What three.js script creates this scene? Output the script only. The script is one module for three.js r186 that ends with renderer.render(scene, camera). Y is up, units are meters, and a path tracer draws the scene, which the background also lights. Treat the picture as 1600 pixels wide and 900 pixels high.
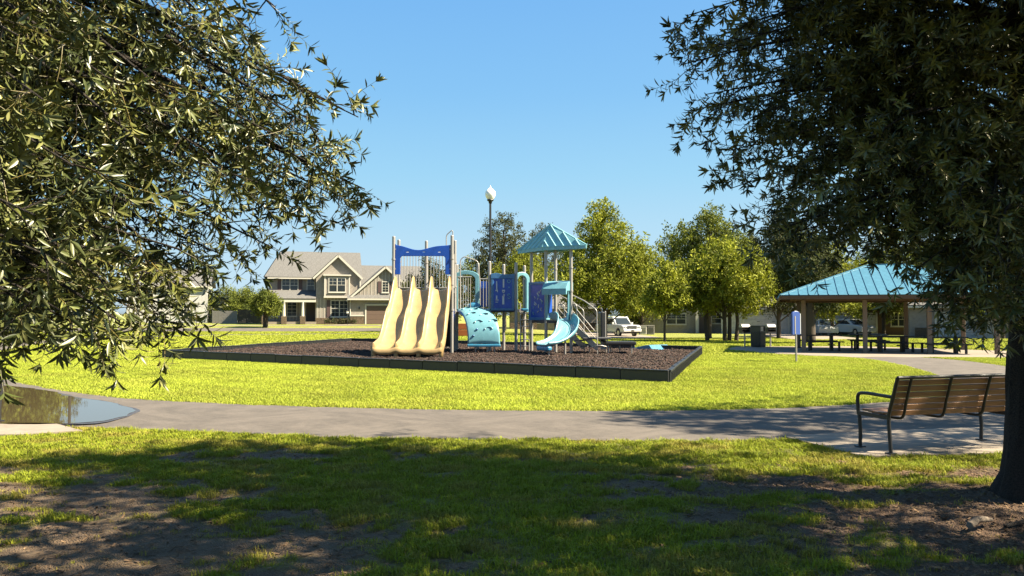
import * as THREE from 'three';
import { mergeGeometries } from 'three/addons/utils/BufferGeometryUtils.js';
import { RoundedBoxGeometry } from 'three/addons/geometries/RoundedBoxGeometry.js';
import { createNoise2D, createNoise3D } from 'simplex-noise';

// ---------------------------------------------------------------- camera, sky, sun, exposure
const scene = new THREE.Scene();
const F = 1208, PITCH = Math.atan(41 / F), EYE = 1.6;
const camera = new THREE.PerspectiveCamera(2 * Math.atan(450 / F) * 180 / Math.PI, 16 / 9, 0.1, 1500);
camera.position.set(0, EYE, 0);
camera.rotation.set(PITCH, 0, 0);
const renderer = new THREE.WebGLRenderer({ antialias: true });
renderer.toneMapping = THREE.LinearToneMapping;
renderer.toneMappingExposure = 4.46;
renderer.shadowMap.enabled = true;

const SUN = new THREE.Vector3(.68, .72, .155).normalize();
function clearSky() {
  const W = 512, H = 256, a = new Float32Array(W * H * 4);
  const stops = [[-90, .20, .21, .16], [-4, .30, .33, .30], [0, .62, .80, .92], [4, .53, .77, .93], [10, .355, .68, .93], [16, .245, .56, .92], [23, .185, .475, .89], [40, .145, .38, .76], [90, .13, .31, .62]];
  for (let j = 0; j < H; j++) {
    const el = (j + .5) / H * 180 - 90;
    let k = 0; while (k < stops.length - 2 && el > stops[k + 1][0]) k++;
    const t = Math.min(1, Math.max(0, (el - stops[k][0]) / (stops[k + 1][0] - stops[k][0])));
    for (let i = 0; i < W; i++) {
      const o = (j * W + i) * 4;
      const az = ((i + .5) / W - .5) * 2 * Math.PI, e = el * Math.PI / 180, cosT = Math.cos(e) * Math.cos(az) * SUN.x + Math.sin(e) * SUN.y + Math.cos(e) * Math.sin(az) * SUN.z, aureole = el > 0 ? .7 * Math.exp(-Math.acos(Math.max(-1, Math.min(1, cosT))) / .36) : 0; // brighter air around the sun
      for (let c = 0; c < 3; c++) a[o + c] = stops[k][1 + c] * (1 - t) + stops[k + 1][1 + c] * t + aureole * [1, .95, .85][c];
      a[o + 3] = 1;
    }
  }
  const t = new THREE.DataTexture(a, W, H, THREE.RGBAFormat, THREE.FloatType);
  t.mapping = THREE.EquirectangularReflectionMapping; t.magFilter = t.minFilter = THREE.LinearFilter; t.needsUpdate = true;
  return t;
}
const sky = clearSky();
scene.background = sky; scene.environment = sky;
scene.backgroundIntensity = .224; scene.environmentIntensity = .224;
const sun = new THREE.DirectionalLight(new THREE.Color().setRGB(1, .88, .65), 5);
sun.target.position.set(0, 0, -35); sun.position.copy(SUN).multiplyScalar(120).add(sun.target.position);
sun.castShadow = true; sun.shadow.mapSize.set(4096, 4096); sun.shadow.bias = -.0005;
Object.assign(sun.shadow.camera, { left: -70, right: 70, top: 70, bottom: -70, near: 1, far: 400 });
scene.add(sun); scene.add(sun.target);

// ---------------------------------------------------------------- helpers
function rng(seed) { let a = seed >>> 0; return () => { a = a + 0x6D2B79F5 | 0; let t = Math.imul(a ^ a >>> 15, 1 | a); t = t + Math.imul(t ^ t >>> 7, 61 | t) ^ t; return ((t ^ t >>> 14) >>> 0) / 4294967296; }; }
const n2 = createNoise2D(rng(11)), n3 = createNoise3D(rng(12));
const V = (x, y, z) => new THREE.Vector3(x, y, z);
const ss = (a, b, x) => { const t = Math.min(1, Math.max(0, (x - a) / (b - a))); return t * t * (3 - 2 * t); };
const lerp = (a, b, t) => a + (b - a) * t;
const at = (px, py, d) => V((px - 800) / F * d, EYE + d * (Math.sin(PITCH) + (450 - py) / F * Math.cos(PITCH)), -d * (Math.cos(PITCH) - (450 - py) / F * Math.sin(PITCH)));
const gx = (px, d) => (px - 800) / F * d;
const rgb = (r, g, b) => new THREE.Color().setRGB(r, g, b);
function groundY(x, z) {
  const d = -z;
  return -.25 * ss(26, 36, d) * ss(3, 9, x) - .35 * ss(48, 74, d) * ss(-8, 10, x) + .42 * ss(70, 88, d) * ss(-4, -14, x);
}
const used = {};
function numbered(n) { const k = used[n] = (used[n] || 0) + 1; return k === 1 ? n : n + '_' + String(k - 1).padStart(3, '0'); }
function tag(o, label, category, group) { o.userData.label = label; o.userData.category = category; if (group) o.userData.group = group; return o; }
function thing(name, label, category, p = [0, 0, 0], turn = 0, group) {
  const o = new THREE.Group(); o.name = numbered(name); o.position.set(...p); o.rotation.y = turn; scene.add(o);
  return tag(o, label, category, group);
}
function copyOf(src, p, turn, label, name) {
  const c = src.clone(); c.name = numbered(name || src.name.replace(/_\d{3}$/, '')); c.userData = { ...src.userData, label }; c.position.set(...p); c.rotation.y = turn; scene.add(c); return c;
}
// metre uv from the dominant axis of each face
function metric(g) {
  if (g.index) g = g.toNonIndexed();
  const p = g.attributes.position, uv = new Float32Array(p.count * 2), a = V(), b = V(), c = V();
  for (let i = 0; i < p.count; i += 3) {
    a.fromBufferAttribute(p, i); b.fromBufferAttribute(p, i + 1); c.fromBufferAttribute(p, i + 2);
    const n = b.clone().sub(a).cross(c.clone().sub(a)), ax = Math.abs(n.x), ay = Math.abs(n.y), az = Math.abs(n.z);
    for (let k = 0; k < 3; k++) {
      const x = p.getX(i + k), y = p.getY(i + k), z = p.getZ(i + k);
      uv[(i + k) * 2] = ay >= ax && ay >= az ? x : ax >= az ? z : x;
      uv[(i + k) * 2 + 1] = ay >= ax && ay >= az ? z : y;
    }
  }
  g.setAttribute('uv', new THREE.BufferAttribute(uv, 2));
  return g;
}
function flat(gs) {
  gs = (Array.isArray(gs) ? gs : [gs]).map(g => {
    g = g.index ? g.toNonIndexed() : g;
    for (const k of Object.keys(g.attributes)) if (!['position', 'normal', 'color'].includes(k)) g.deleteAttribute(k);
    return g;
  });
  return metric(gs.length > 1 ? mergeGeometries(gs) : gs[0]);
}
function part(name, gs, mat, parent, label) {
  const m = new THREE.Mesh(Array.isArray(gs) || !gs.userData.ready ? flat(gs) : gs, mat); m.name = name; if (label) m.userData.label = label;
  parent.add(m); return m;
}
const ready = gs => { const g = flat(gs); g.userData.ready = true; return g; };
function structure(name, g, mat) { const m = new THREE.Mesh(g, mat); m.name = numbered(name); m.userData.kind = 'structure'; scene.add(m); return m; }
function box(w, h, d, x = 0, y = 0, z = 0, rx = 0, ry = 0, rz = 0) { const g = new THREE.BoxGeometry(w, h, d); if (rx) g.rotateX(rx); if (rz) g.rotateZ(rz); if (ry) g.rotateY(ry); return g.translate(x, y, z); }
function rbox(w, h, d, x = 0, y = 0, z = 0, r = .01, seg = 2) { return new RoundedBoxGeometry(w, h, d, seg, r).translate(x, y, z); }
function cyl(r0, r1, h, x = 0, y = 0, z = 0, n = 12) { return new THREE.CylinderGeometry(r1, r0, h, n).translate(x, y + h / 2, z); }
function bar(p, q, r, n = 8, r2 = r) {
  const d = q.clone().sub(p), g = new THREE.CylinderGeometry(r2, r, d.length(), n);
  g.applyQuaternion(new THREE.Quaternion().setFromUnitVectors(V(0, 1, 0), d.normalize()));
  const m = p.clone().add(q).multiplyScalar(.5); return g.translate(m.x, m.y, m.z);
}
function beam(p, q, w, h) { // rectangular bar from p to q
  const d = q.clone().sub(p), L = d.length(), g = new THREE.BoxGeometry(w, h, L);
  const m = new THREE.Matrix4().lookAt(q, p, Math.abs(d.y) > .95 * L ? V(1, 0, 0) : V(0, 1, 0)); g.applyMatrix4(m);
  const c = p.clone().add(q).multiplyScalar(.5); return g.translate(c.x, c.y, c.z);
}
function tube(pts, r, seg = 24, n = 8) { return new THREE.TubeGeometry(new THREE.CatmullRomCurve3(pts), seg, r, n); }
function bent(pts, r, n = 8, fillet = .08) { // pipe with short rounded corners
  const path = new THREE.CurvePath();
  let prev = pts[0];
  for (let i = 1; i < pts.length; i++) {
    if (i === pts.length - 1) { path.add(new THREE.LineCurve3(prev, pts[i])); break; }
    const a = pts[i].clone().lerp(pts[i - 1], Math.min(.45, fillet / pts[i].distanceTo(pts[i - 1]))), b = pts[i].clone().lerp(pts[i + 1], Math.min(.45, fillet / pts[i].distanceTo(pts[i + 1])));
    path.add(new THREE.LineCurve3(prev, a)); path.add(new THREE.QuadraticBezierCurve3(a, pts[i], b)); prev = b;
  }
  return new THREE.TubeGeometry(path, pts.length * 10, r, n);
}
function extrude(pts, depth, bevel = 0, holes = []) {
  const s = new THREE.Shape(pts.map(p => new THREE.Vector2(...p)));
  for (const h of holes) s.holes.push(new THREE.Path(h.map(p => new THREE.Vector2(...p))));
  return new THREE.ExtrudeGeometry(s, { depth, bevelEnabled: bevel > 0, bevelThickness: bevel, bevelSize: bevel, bevelSegments: 2, curveSegments: 10 });
}
function shell(fn, nu, nv, t) { // closed sheet of thickness t below the surface fn(u, v)
  const top = [], bot = [], e = 1e-3;
  for (let j = 0; j <= nv; j++) for (let i = 0; i <= nu; i++) {
    const u = i / nu, v = j / nv, p = fn(u, v);
    const du = fn(Math.min(1, u + e), v).sub(fn(Math.max(0, u - e), v)), dv = fn(u, Math.min(1, v + e)).sub(fn(u, Math.max(0, v - e)));
    const n = dv.cross(du).normalize(); top.push(p); bot.push(p.clone().addScaledVector(n, -t));
  }
  const pos = [], idx = [], N = (nu + 1) * (nv + 1);
  for (const p of [...top, ...bot]) pos.push(p.x, p.y, p.z);
  const id = (i, j) => j * (nu + 1) + i;
  const quad = (a, b, c, d) => idx.push(a, b, c, a, c, d);
  for (let j = 0; j < nv; j++) for (let i = 0; i < nu; i++) {
    quad(id(i, j), id(i, j + 1), id(i + 1, j + 1), id(i + 1, j));
    quad(N + id(i, j), N + id(i + 1, j), N + id(i + 1, j + 1), N + id(i, j + 1));
  }
  for (let j = 0; j < nv; j++) { quad(id(0, j), N + id(0, j), N + id(0, j + 1), id(0, j + 1)); quad(id(nu, j), id(nu, j + 1), N + id(nu, j + 1), N + id(nu, j)); }
  for (let i = 0; i < nu; i++) { quad(id(i, 0), id(i + 1, 0), N + id(i + 1, 0), N + id(i, 0)); quad(id(i, nv), N + id(i, nv), N + id(i + 1, nv), id(i + 1, nv)); }
  const g = new THREE.BufferGeometry(); g.setAttribute('position', new THREE.Float32BufferAttribute(pos, 3)); g.setIndex(idx); g.computeVertexNormals(); return g;
}
function loft(rings, caps = true) { // rings: arrays of points, closed
  const n = rings[0].length, pos = [], idx = [];
  for (const r of rings) for (const p of r) pos.push(p.x, p.y, p.z);
  for (let j = 0; j < rings.length - 1; j++) for (let i = 0; i < n; i++) {
    const a = j * n + i, b = j * n + (i + 1) % n; idx.push(a, b, b + n, a, b + n, a + n);
  }
  if (caps) for (const [o, flip] of [[0, true], [(rings.length - 1) * n, false]]) for (let i = 1; i < n - 1; i++) flip ? idx.push(o, o + i + 1, o + i) : idx.push(o, o + i, o + i + 1);
  const g = new THREE.BufferGeometry(); g.setAttribute('position', new THREE.Float32BufferAttribute(pos, 3)); g.setIndex(idx); g.computeVertexNormals(); return g;
}
function taper(pts, r0, r1, seg = 10, n = 6, wob = 0, seed = 1) { // tapering limb
  const c = new THREE.CatmullRomCurve3(pts), fr = c.computeFrenetFrames(seg, false), rings = [], R = rng(seed);
  for (let i = 0; i <= seg; i++) {
    const t = i / seg, p = c.getPointAt(t), r = lerp(r0, r1, t), ring = [];
    for (let k = 0; k < n; k++) { const a = k / n * Math.PI * 2, q = r * (1 + wob * (R() - .5)); ring.push(p.clone().addScaledVector(fr.normals[i], Math.cos(a) * q).addScaledVector(fr.binormals[i], Math.sin(a) * q)); }
    rings.push(ring);
  }
  return loft(rings);
}
// ---------------------------------------------------------------- textures (grain only)
function grain(size, fn, srgb = false) {
  const a = new Uint8Array(size * size * 4);
  for (let j = 0; j < size; j++) for (let i = 0; i < size; i++) {
    const c = fn(i / size, j / size, i, j), o = (j * size + i) * 4;
    for (let k = 0; k < 3; k++) a[o + k] = Math.max(0, Math.min(255, (Array.isArray(c) ? c[k] : c) * 255));
    a[o + 3] = 255;
  }
  const t = new THREE.DataTexture(a, size, size); t.wrapS = t.wrapT = THREE.RepeatWrapping; t.magFilter = THREE.LinearFilter; t.minFilter = THREE.LinearMipmapLinearFilter; t.generateMipmaps = true;
  if (srgb) t.colorSpace = THREE.SRGBColorSpace; t.needsUpdate = true; return t;
}
// tileable noise on a torus
const tn = (u, v, f, s = 0) => { const a = u * Math.PI * 2, b = v * Math.PI * 2, r = f / (Math.PI * 2); return (n3(Math.cos(a) * r + s, Math.sin(a) * r + Math.cos(b) * r * 1.3, Math.sin(b) * r - s)); };
const rep = (t, metres) => { const c = t.clone(); c.repeat.set(1 / metres, 1 / metres); c.needsUpdate = true; return c; };
const RS = rng(77);
const speck = grain(512, (u, v) => { const k = RS(); return .62 + .12 * tn(u, v, 6) + .08 * tn(u, v, 24, 3) + .2 * (k - .5) + (k > .985 ? .25 : 0) - (k < .02 ? .25 : 0); });
const soft = grain(512, (u, v) => .8 + .1 * tn(u, v, 5, 1) + .07 * tn(u, v, 22, 5) + .06 * (RS() - .5));
const chip = grain(512, (u, v) => { const a = tn(u, v, 60, 2), b = tn(u, v, 34, 9); return Math.max(.08, .55 + .45 * a + .25 * b + .2 * (RS() - .5)); });
const scuff = grain(512, (u, v) => { const a = tn(u, v, 4, 7), b = tn(u * 1, v, 30, 2), c = tn(u, v * .25, 60, 6); return .86 + .09 * a + .05 * b - (c > .62 ? .22 * (c - .62) / .38 : 0) - (b < -.72 ? .12 : 0) + .03 * (RS() - .5); });
const woodT = grain(256, (u, v) => .8 + .12 * tn(u, v * 8, 4, 2) + .08 * tn(u, v * 20, 6, 4) + .05 * (RS() - .5));
const std = o => new THREE.MeshStandardMaterial(o);
const phy = o => new THREE.MeshPhysicalMaterial(o);
const M = {
  ground: std({ vertexColors: true, roughness: 1, map: rep(soft, 1.7), bumpMap: rep(chip, .9), bumpScale: .02 }),
  asphalt: std({ color: rgb(.131, .109, .092), roughness: .92, map: rep(speck, 3.7), bumpMap: rep(speck, .5), bumpScale: .004 }),
  concrete: std({ color: rgb(.241, .198, .157), roughness: .9, map: rep(soft, 2.1), bumpMap: rep(speck, .7), bumpScale: .002 }),
  mulch: std({ color: rgb(.044, .026, .02), roughness: 1, map: rep(chip, 1.1), bumpMap: rep(chip, 1.1), bumpScale: .05 }),
  chipA: std({ color: rgb(.036, .022, .017), roughness: 1 }),
  wet: std({ color: rgb(.075, .06, .05), roughness: .4, map: rep(speck, 2.3) }),
  water: phy({ color: rgb(.06, .045, .025), roughness: .03, ior: 1.33 }),
  steel: std({ color: rgb(.291, .274, .258), roughness: .42, metalness: .35 }),
  darkSteel: std({ color: rgb(.018, .018, .02), roughness: .5, metalness: .2 }),
  black: std({ color: rgb(.013, .013, .015), roughness: .42 }),
  border: std({ color: rgb(.016, .017, .019), roughness: .48, map: rep(soft, .8) }),
  cream: std({ color: rgb(.376, .256, .116), roughness: .55, map: rep(scuff, 1.3), roughnessMap: rep(speck, .6) }),
  sky1: std({ color: rgb(.134, .308, .37), roughness: .5, map: rep(scuff, 1.3), roughnessMap: rep(speck, .6) }),
  sky2: std({ color: rgb(.039, .19, .325), roughness: .5, map: rep(scuff, 1.3), roughnessMap: rep(speck, .6) }),
  frameBlue: std({ color: rgb(.045, .135, .29), roughness: .4, map: rep(scuff, 1.3), roughnessMap: rep(speck, .6) }),
  blue: std({ color: rgb(.012, .065, .36), roughness: .38, map: rep(scuff, 1.3), roughnessMap: rep(speck, .6) }),
  white: std({ color: rgb(.448, .448, .448), roughness: .5 }),
  orange: std({ color: rgb(.336, .112, .034), roughness: .5, map: rep(scuff, 1.3), roughnessMap: rep(speck, .6) }),
  deck: std({ color: rgb(.05, .05, .055), roughness: .7 }),
  towerRoof: std({ color: rgb(.19, .42, .47), roughness: .45, map: rep(scuff, 1.1) }),
  teal: std({ color: rgb(.06, .18, .262), roughness: .45, metalness: .1, map: rep(soft, 1.3) }),
  wood: std({ color: rgb(.112, .065, .039), roughness: .85, map: rep(woodT, .5) }),
  post: std({ color: rgb(.192, .14, .104), roughness: .85, map: rep(woodT, .5) }),
  slat: std({ color: rgb(.24, .118, .055), roughness: .55, map: rep(woodT, .6), bumpMap: rep(woodT, .6), bumpScale: .002 }),
  bark: std({ color: rgb(.06, .045, .035), roughness: 1, map: rep(chip, .6), bumpMap: rep(chip, .35), bumpScale: .03 }),
  barkFar: std({ color: rgb(.059, .045, .035), roughness: 1 }),
  glassDark: phy({ color: rgb(.02, .026, .03), roughness: .05, ior: 1.5 }),
  trim: std({ color: rgb(.403, .381, .336), roughness: .6 }),
  siding: std({ color: rgb(.225, .2, .175), roughness: .8, map: rep(soft, 2) }),
  siding2: std({ color: rgb(.27, .24, .21), roughness: .8, map: rep(soft, 2) }),
  grayWall: std({ color: rgb(.224, .207, .19), roughness: .8, map: rep(soft, 2) }),
  whiteWall: std({ color: rgb(.414, .409, .398), roughness: .8, map: rep(soft, 2) }),
  shingle: std({ color: rgb(.15, .145, .142), roughness: .95, map: rep(speck, 1.1) }),
  shutter: std({ color: rgb(.056, .03, .03), roughness: .6 }),
  garage: std({ color: rgb(.09, .056, .042), roughness: .6 }),
  stone: std({ color: rgb(.19, .134, .084), roughness: .95, map: rep(chip, .9), bumpMap: rep(chip, .9), bumpScale: .05 }),
  brown: std({ color: rgb(.05, .035, .03), roughness: .7 }),
  fence: std({ color: rgb(.073, .053, .039), roughness: .9, map: rep(woodT, .8) }),
  car: phy({ color: rgb(.437, .437, .431), roughness: .35, clearcoat: 1, clearcoatRoughness: .05 }),
  tyre: std({ color: rgb(.02, .02, .02), roughness: .9 }),
  rim: std({ color: rgb(.5, .5, .5), roughness: .3, metalness: .8 }),
  chrome: std({ color: rgb(.6, .6, .6), roughness: .25, metalness: .9 }),
  lampGlass: phy({ color: rgb(.86, .83, .74), roughness: .25 }),
  signBlue: std({ color: rgb(.024, .056, .216), roughness: .45 }),
};
// ---------------------------------------------------------------- ground, path, slabs
const PATH_IN = [[2, 62], [-8, 62.2], [-18, 60], [-24.2, 54], [-25.6, 45], [-21.3, 32], [-16.8, 23.8], [-12.9, 19.6], [-10.6, 17.3], [-7.3, 14.75], [-4.5, 13.7], [-2.2, 13.15], [0, 12.9], [3.2, 12.97], [6.1, 13.8], [9.2, 15.8], [10.8, 19.5], [12.2, 24.5], [12.9, 29.5], [13.2, 31.4]];
const inCurve = new THREE.CatmullRomCurve3(PATH_IN.map(([x, d]) => V(x, 0, -d)), false, 'centripetal');
const PN = 260, innerPts = inCurve.getSpacedPoints(PN);
const pathRows = innerPts.map((p, i) => {
  const a = innerPts[Math.max(0, i - 1)], b = innerPts[Math.min(PN, i + 1)], t = b.clone().sub(a).normalize();
  const side = V(-t.z, 0, t.x); // outward (right of travel)
  const w = 3.02 + .1 * n2(i * .09, 3);
  return { a: p.clone().addScaledVector(side, .05 * n2(i * .35, 8)), b: p.clone().addScaledVector(side, w + .06 * n2(i * .4, 5)) };
});
function pathDist(x, z) { // signed distance into the path band: positive inside
  let best = 1e9, bi = 0;
  for (let i = 0; i <= PN; i++) { const c = pathRows[i], mx = (c.a.x + c.b.x) / 2, mz = (c.a.z + c.b.z) / 2, d2 = (mx - x) ** 2 + (mz - z) ** 2; if (d2 < best) { best = d2; bi = i; } }
  const c = pathRows[bi], ux = (c.b.x - c.a.x), uz = (c.b.z - c.a.z), L = Math.hypot(ux, uz);
  const s = ((x - c.a.x) * ux + (z - c.a.z) * uz) / L, along = Math.abs((x - c.a.x) * -uz / L + (z - c.a.z) * ux / L);
  return along > 1.2 ? -1 : Math.min(s, L - s);
}
function inPoly(x, z, P) { let c = false; for (let i = 0, j = P.length - 1; i < P.length; j = i++) if ((P[i][1] > z) !== (P[j][1] > z) && x < (P[j][0] - P[i][0]) * (z - P[i][1]) / (P[j][1] - P[i][1]) + P[i][0]) c = !c; return c; }
const BED = { A: [-12.8, -28.4], B: [3.66, -18.07], C: [7.74, -31.7], D: [-8.7, -42.03] };
const BEDP = [BED.A, BED.B, BED.C, BED.D];
const SLAB = [[11.0, -40.2], [12.2, -34.5], [13.5, -30.9], [22.6, -28.3], [25.4, -38.0], [19.8, -44.5], [12.6, -44]];
const PAD_R = [[3.5, -10.05], [3.9, -8.62], [6.5, -8.95], [7.2, -11.0], [5.0, -10.5]];
const PAD_L = [[-11.5, -11.6], [-10.2, -9.9], [-6.4, -10.15], [-5.8, -10.5], [-6.6, -11.2]];
const STREET = d => d > 71.5 && d < 79;
function dirt(x, d) { // bare patches under the trees, as in the photograph
  if (d > 10.2) return 0;
  let m = 0;
  for (const [cx, cd, rx, rd, k] of [[-2.7, 5.3, 1.7, 1.1, 1], [-3.9, 6.7, 1.5, .9, .9], [-2.6, 8.7, 1.7, .42, .75], [-1.1, 5.0, .8, .7, .7], [-5.6, 8.0, 1.2, .4, .6], [3.7, 6.0, 1.6, 1.2, 1.1], [2.1, 7.25, 1.5, .6, .85], [4.9, 7.5, 1.6, .45, .8], [1.5, 6.2, .8, .5, .6], [3.2, 4.9, 1.3, .6, .8], [.3, 8.6, .7, .25, .4]])
    m = Math.max(m, k * (1.25 - Math.hypot((x - cx) / rx, (d - cd) / rd) * .75));
  m += .42 * n2(x * .9, d * 1.5) + .3 * n2(x * 3.1 + 7, d * 4.2) - .04;
  return ss(.25, .75, m);
}
function buildGround() {
  const axis = (lo, hi, step, ends, grow) => { const a = []; for (let v = lo; v <= hi + 1e-6; v += step) a.push(v); let s = step, v = hi; while (v < ends[1]) { s *= grow; v += s; a.push(v); } s = step; v = lo; const pre = []; while (v > ends[0]) { s *= grow; v -= s; pre.unshift(v); } return [...pre, ...a]; };
  const xs = axis(-8, 8, .1, [-600, 600], 1.09), ds = axis(3, 14, .1, [-60, 900], 1.06);
  const pos = [], col = [], uv = [], idx = [];
  for (const d of ds) for (const x of xs) {
    const z = -d, near = ss(12, 9, d) * ss(9, 7, Math.abs(x));
    const pd = d > 8 && d < 70 && Math.abs(x) < 40 ? pathDist(x, z) : -1;
    let y = groundY(x, z) + near * .018 * n2(x * 1.3, d * 1.3) + near * .012 * n2(x * 4.5, d * 4.5);
    if (d < 30 && Math.hypot(x - 4.42, d - 6.6) < 1.6) y += .07 * ss(1.4, .2, Math.hypot(x - 4.42, d - 6.6));
    if (pd > .05) y -= .05;
    if (inPoly(x, z, PAD_R) || inPoly(x, z, PAD_L)) y -= .05;
    if (inPoly(x, z, SLAB) || STREET(d)) y -= .05;
    const q = dirt(x, d), k = .5 + .5 * n2(x * .6, d * .6), k2 = .5 + .5 * n2(x * 5, d * 5);
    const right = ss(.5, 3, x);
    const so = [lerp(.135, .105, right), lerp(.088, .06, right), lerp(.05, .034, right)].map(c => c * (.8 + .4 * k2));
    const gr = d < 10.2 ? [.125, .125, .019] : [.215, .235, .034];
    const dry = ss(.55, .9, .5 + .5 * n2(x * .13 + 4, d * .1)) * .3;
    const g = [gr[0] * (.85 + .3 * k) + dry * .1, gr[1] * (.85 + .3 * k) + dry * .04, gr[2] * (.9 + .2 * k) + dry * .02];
    pos.push(x, y, z); uv.push(x, z);
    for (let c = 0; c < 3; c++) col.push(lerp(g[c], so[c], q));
  }
  const nx = xs.length;
  for (let j = 0; j < ds.length - 1; j++) for (let i = 0; i < nx - 1; i++) { const a = j * nx + i; idx.push(a, a + 1, a + nx + 1, a, a + nx + 1, a + nx); }
  const g = new THREE.BufferGeometry(); g.setAttribute('position', new THREE.Float32BufferAttribute(pos, 3)); g.setAttribute('color', new THREE.Float32BufferAttribute(col, 3)); g.setAttribute('uv', new THREE.Float32BufferAttribute(uv, 2)); g.setIndex(idx); g.computeVertexNormals();
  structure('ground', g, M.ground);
}
buildGround();
function sheet(name, poly, mat, lift, thick = .1) { // poly in x,z; follows the ground
  const s = new THREE.Shape(poly.map(([x, z]) => new THREE.Vector2(x, -z)));
  let g = new THREE.ExtrudeGeometry(s, { depth: thick, bevelEnabled: false }); g.rotateX(-Math.PI / 2).translate(0, -thick, 0);
  const p = g.attributes.position; for (let i = 0; i < p.count; i++) p.setY(i, p.getY(i) + groundY(p.getX(i), p.getZ(i)) + lift);
  g = metric(g); g.computeVertexNormals(); return structure(name, g, mat);
}
(function path() {
  const pos = [], uv = [], idx = [], K = 8;
  pathRows.forEach((r, i) => { for (let k = 0; k <= K; k++) { const p = r.a.clone().lerp(r.b, k / K); pos.push(p.x, groundY(p.x, p.z) + .006 + .02 * Math.sin(k / K * Math.PI), p.z); uv.push(p.x, p.z); } });
  for (let i = 0; i < PN; i++) for (let k = 0; k < K; k++) { const a = i * (K + 1) + k; idx.push(a, a + K + 2, a + 1, a, a + K + 1, a + K + 2); }
  const g = new THREE.BufferGeometry(); g.setAttribute('position', new THREE.Float32BufferAttribute(pos, 3)); g.setAttribute('uv', new THREE.Float32BufferAttribute(uv, 2)); g.setIndex(idx); g.computeVertexNormals();
  if (g.attributes.normal.getY(100) < 0) { const ix = g.index.array; for (let i = 0; i < ix.length; i += 3) { const t = ix[i]; ix[i] = ix[i + 1]; ix[i + 1] = t; } g.computeVertexNormals(); }
  structure('footpath', g, M.asphalt);
})();
sheet('pavilion_slab', SLAB, M.concrete, .02, .14);
sheet('bench_pad', PAD_R, M.concrete, .03, .12);
sheet('bench_pad', PAD_L, M.concrete, .034, .12);
// street in front of the houses, its kerb and the driveways
function strip(name, x0, x1, d0, d1, mat, lift) {
  const pos = [], uv = [], idx = [], N = 60;
  for (let i = 0; i <= N; i++) for (const d of [d0, d1]) { const x = lerp(x0, x1, i / N); pos.push(x, groundY(x, -d) + lift, -d); uv.push(x, d); }
  for (let i = 0; i < N; i++) { const a = i * 2; idx.push(a, a + 2, a + 3, a, a + 3, a + 1); }
  const g = new THREE.BufferGeometry(); g.setAttribute('position', new THREE.Float32BufferAttribute(pos, 3)); g.setAttribute('uv', new THREE.Float32BufferAttribute(uv, 2)); g.setIndex(idx); g.computeVertexNormals(); return structure(name, g, mat);
}
strip('sidewalk', -90, -3, 83.2, 84.4, M.concrete, .02);
strip('street', -90, -3, 72, 78.6, M.asphalt, .004);
sheet('driveway', [[2.5, -93], [-6, -93], [-8.2, -85.2], [-2.2, -85.2]].map(([x, z]) => [x - 12.5, z]), M.concrete, .03);
sheet('driveway', [[6.2, -92], [13.2, -92], [13.6, -66], [7.2, -66]], M.concrete, .03);
sheet('driveway', [[27, -86], [33.5, -86], [27.5, -58], [21.5, -58]], M.concrete, .03);
sheet('driveway', [[36.5, -72], [42.5, -72], [38, -52], [32, -52]], M.concrete, .03);
sheet('driveway', [[45, -66], [52, -66], [40, -44], [34, -44]].map(([x, z]) => [x - 1, z]), M.concrete, .036);

// puddle lying on the path
(function puddle() {
  const c = [[-12.5, 17.6], [-10.9, 16.9], [-9.5, 15.9], [-8.6, 15.0], [-7.9, 14.4], [-7.2, 13.9], [-6.7, 13.3], [-6.35, 13.0], [-6.1, 12.5], [-5.95, 11.9], [-6.05, 11.4], [-6.5, 11.1], [-8.0, 11.15], [-9.4, 11.4], [-11.2, 12.4], [-12.8, 14.2]];
  const cur = new THREE.CatmullRomCurve3(c.map(([x, d]) => V(x, 0, -d)), true).getSpacedPoints(120);
  const s = new THREE.Shape(cur.map((p, i) => new THREE.Vector2(p.x + .05 * n2(i * .3, 1), -p.z + .05 * n2(i * .3, 9))));
  const g = new THREE.ShapeGeometry(s).rotateX(-Math.PI / 2).translate(0, .034, 0);
  structure('puddle_water', g, M.water);
  const cx = -9, cz = -13.6, e = new THREE.Shape(cur.map((p, i) => { const r = 1.035 + .03 * n2(i * .17, 4), dx = p.x - cx, dz = p.z - cz; return new THREE.Vector2(cx + dx * r, -(cz + dz * r)); }));
  structure('wet_asphalt', new THREE.ShapeGeometry(e).rotateX(-Math.PI / 2).translate(0, .0295, 0), M.wet);
})();
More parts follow.
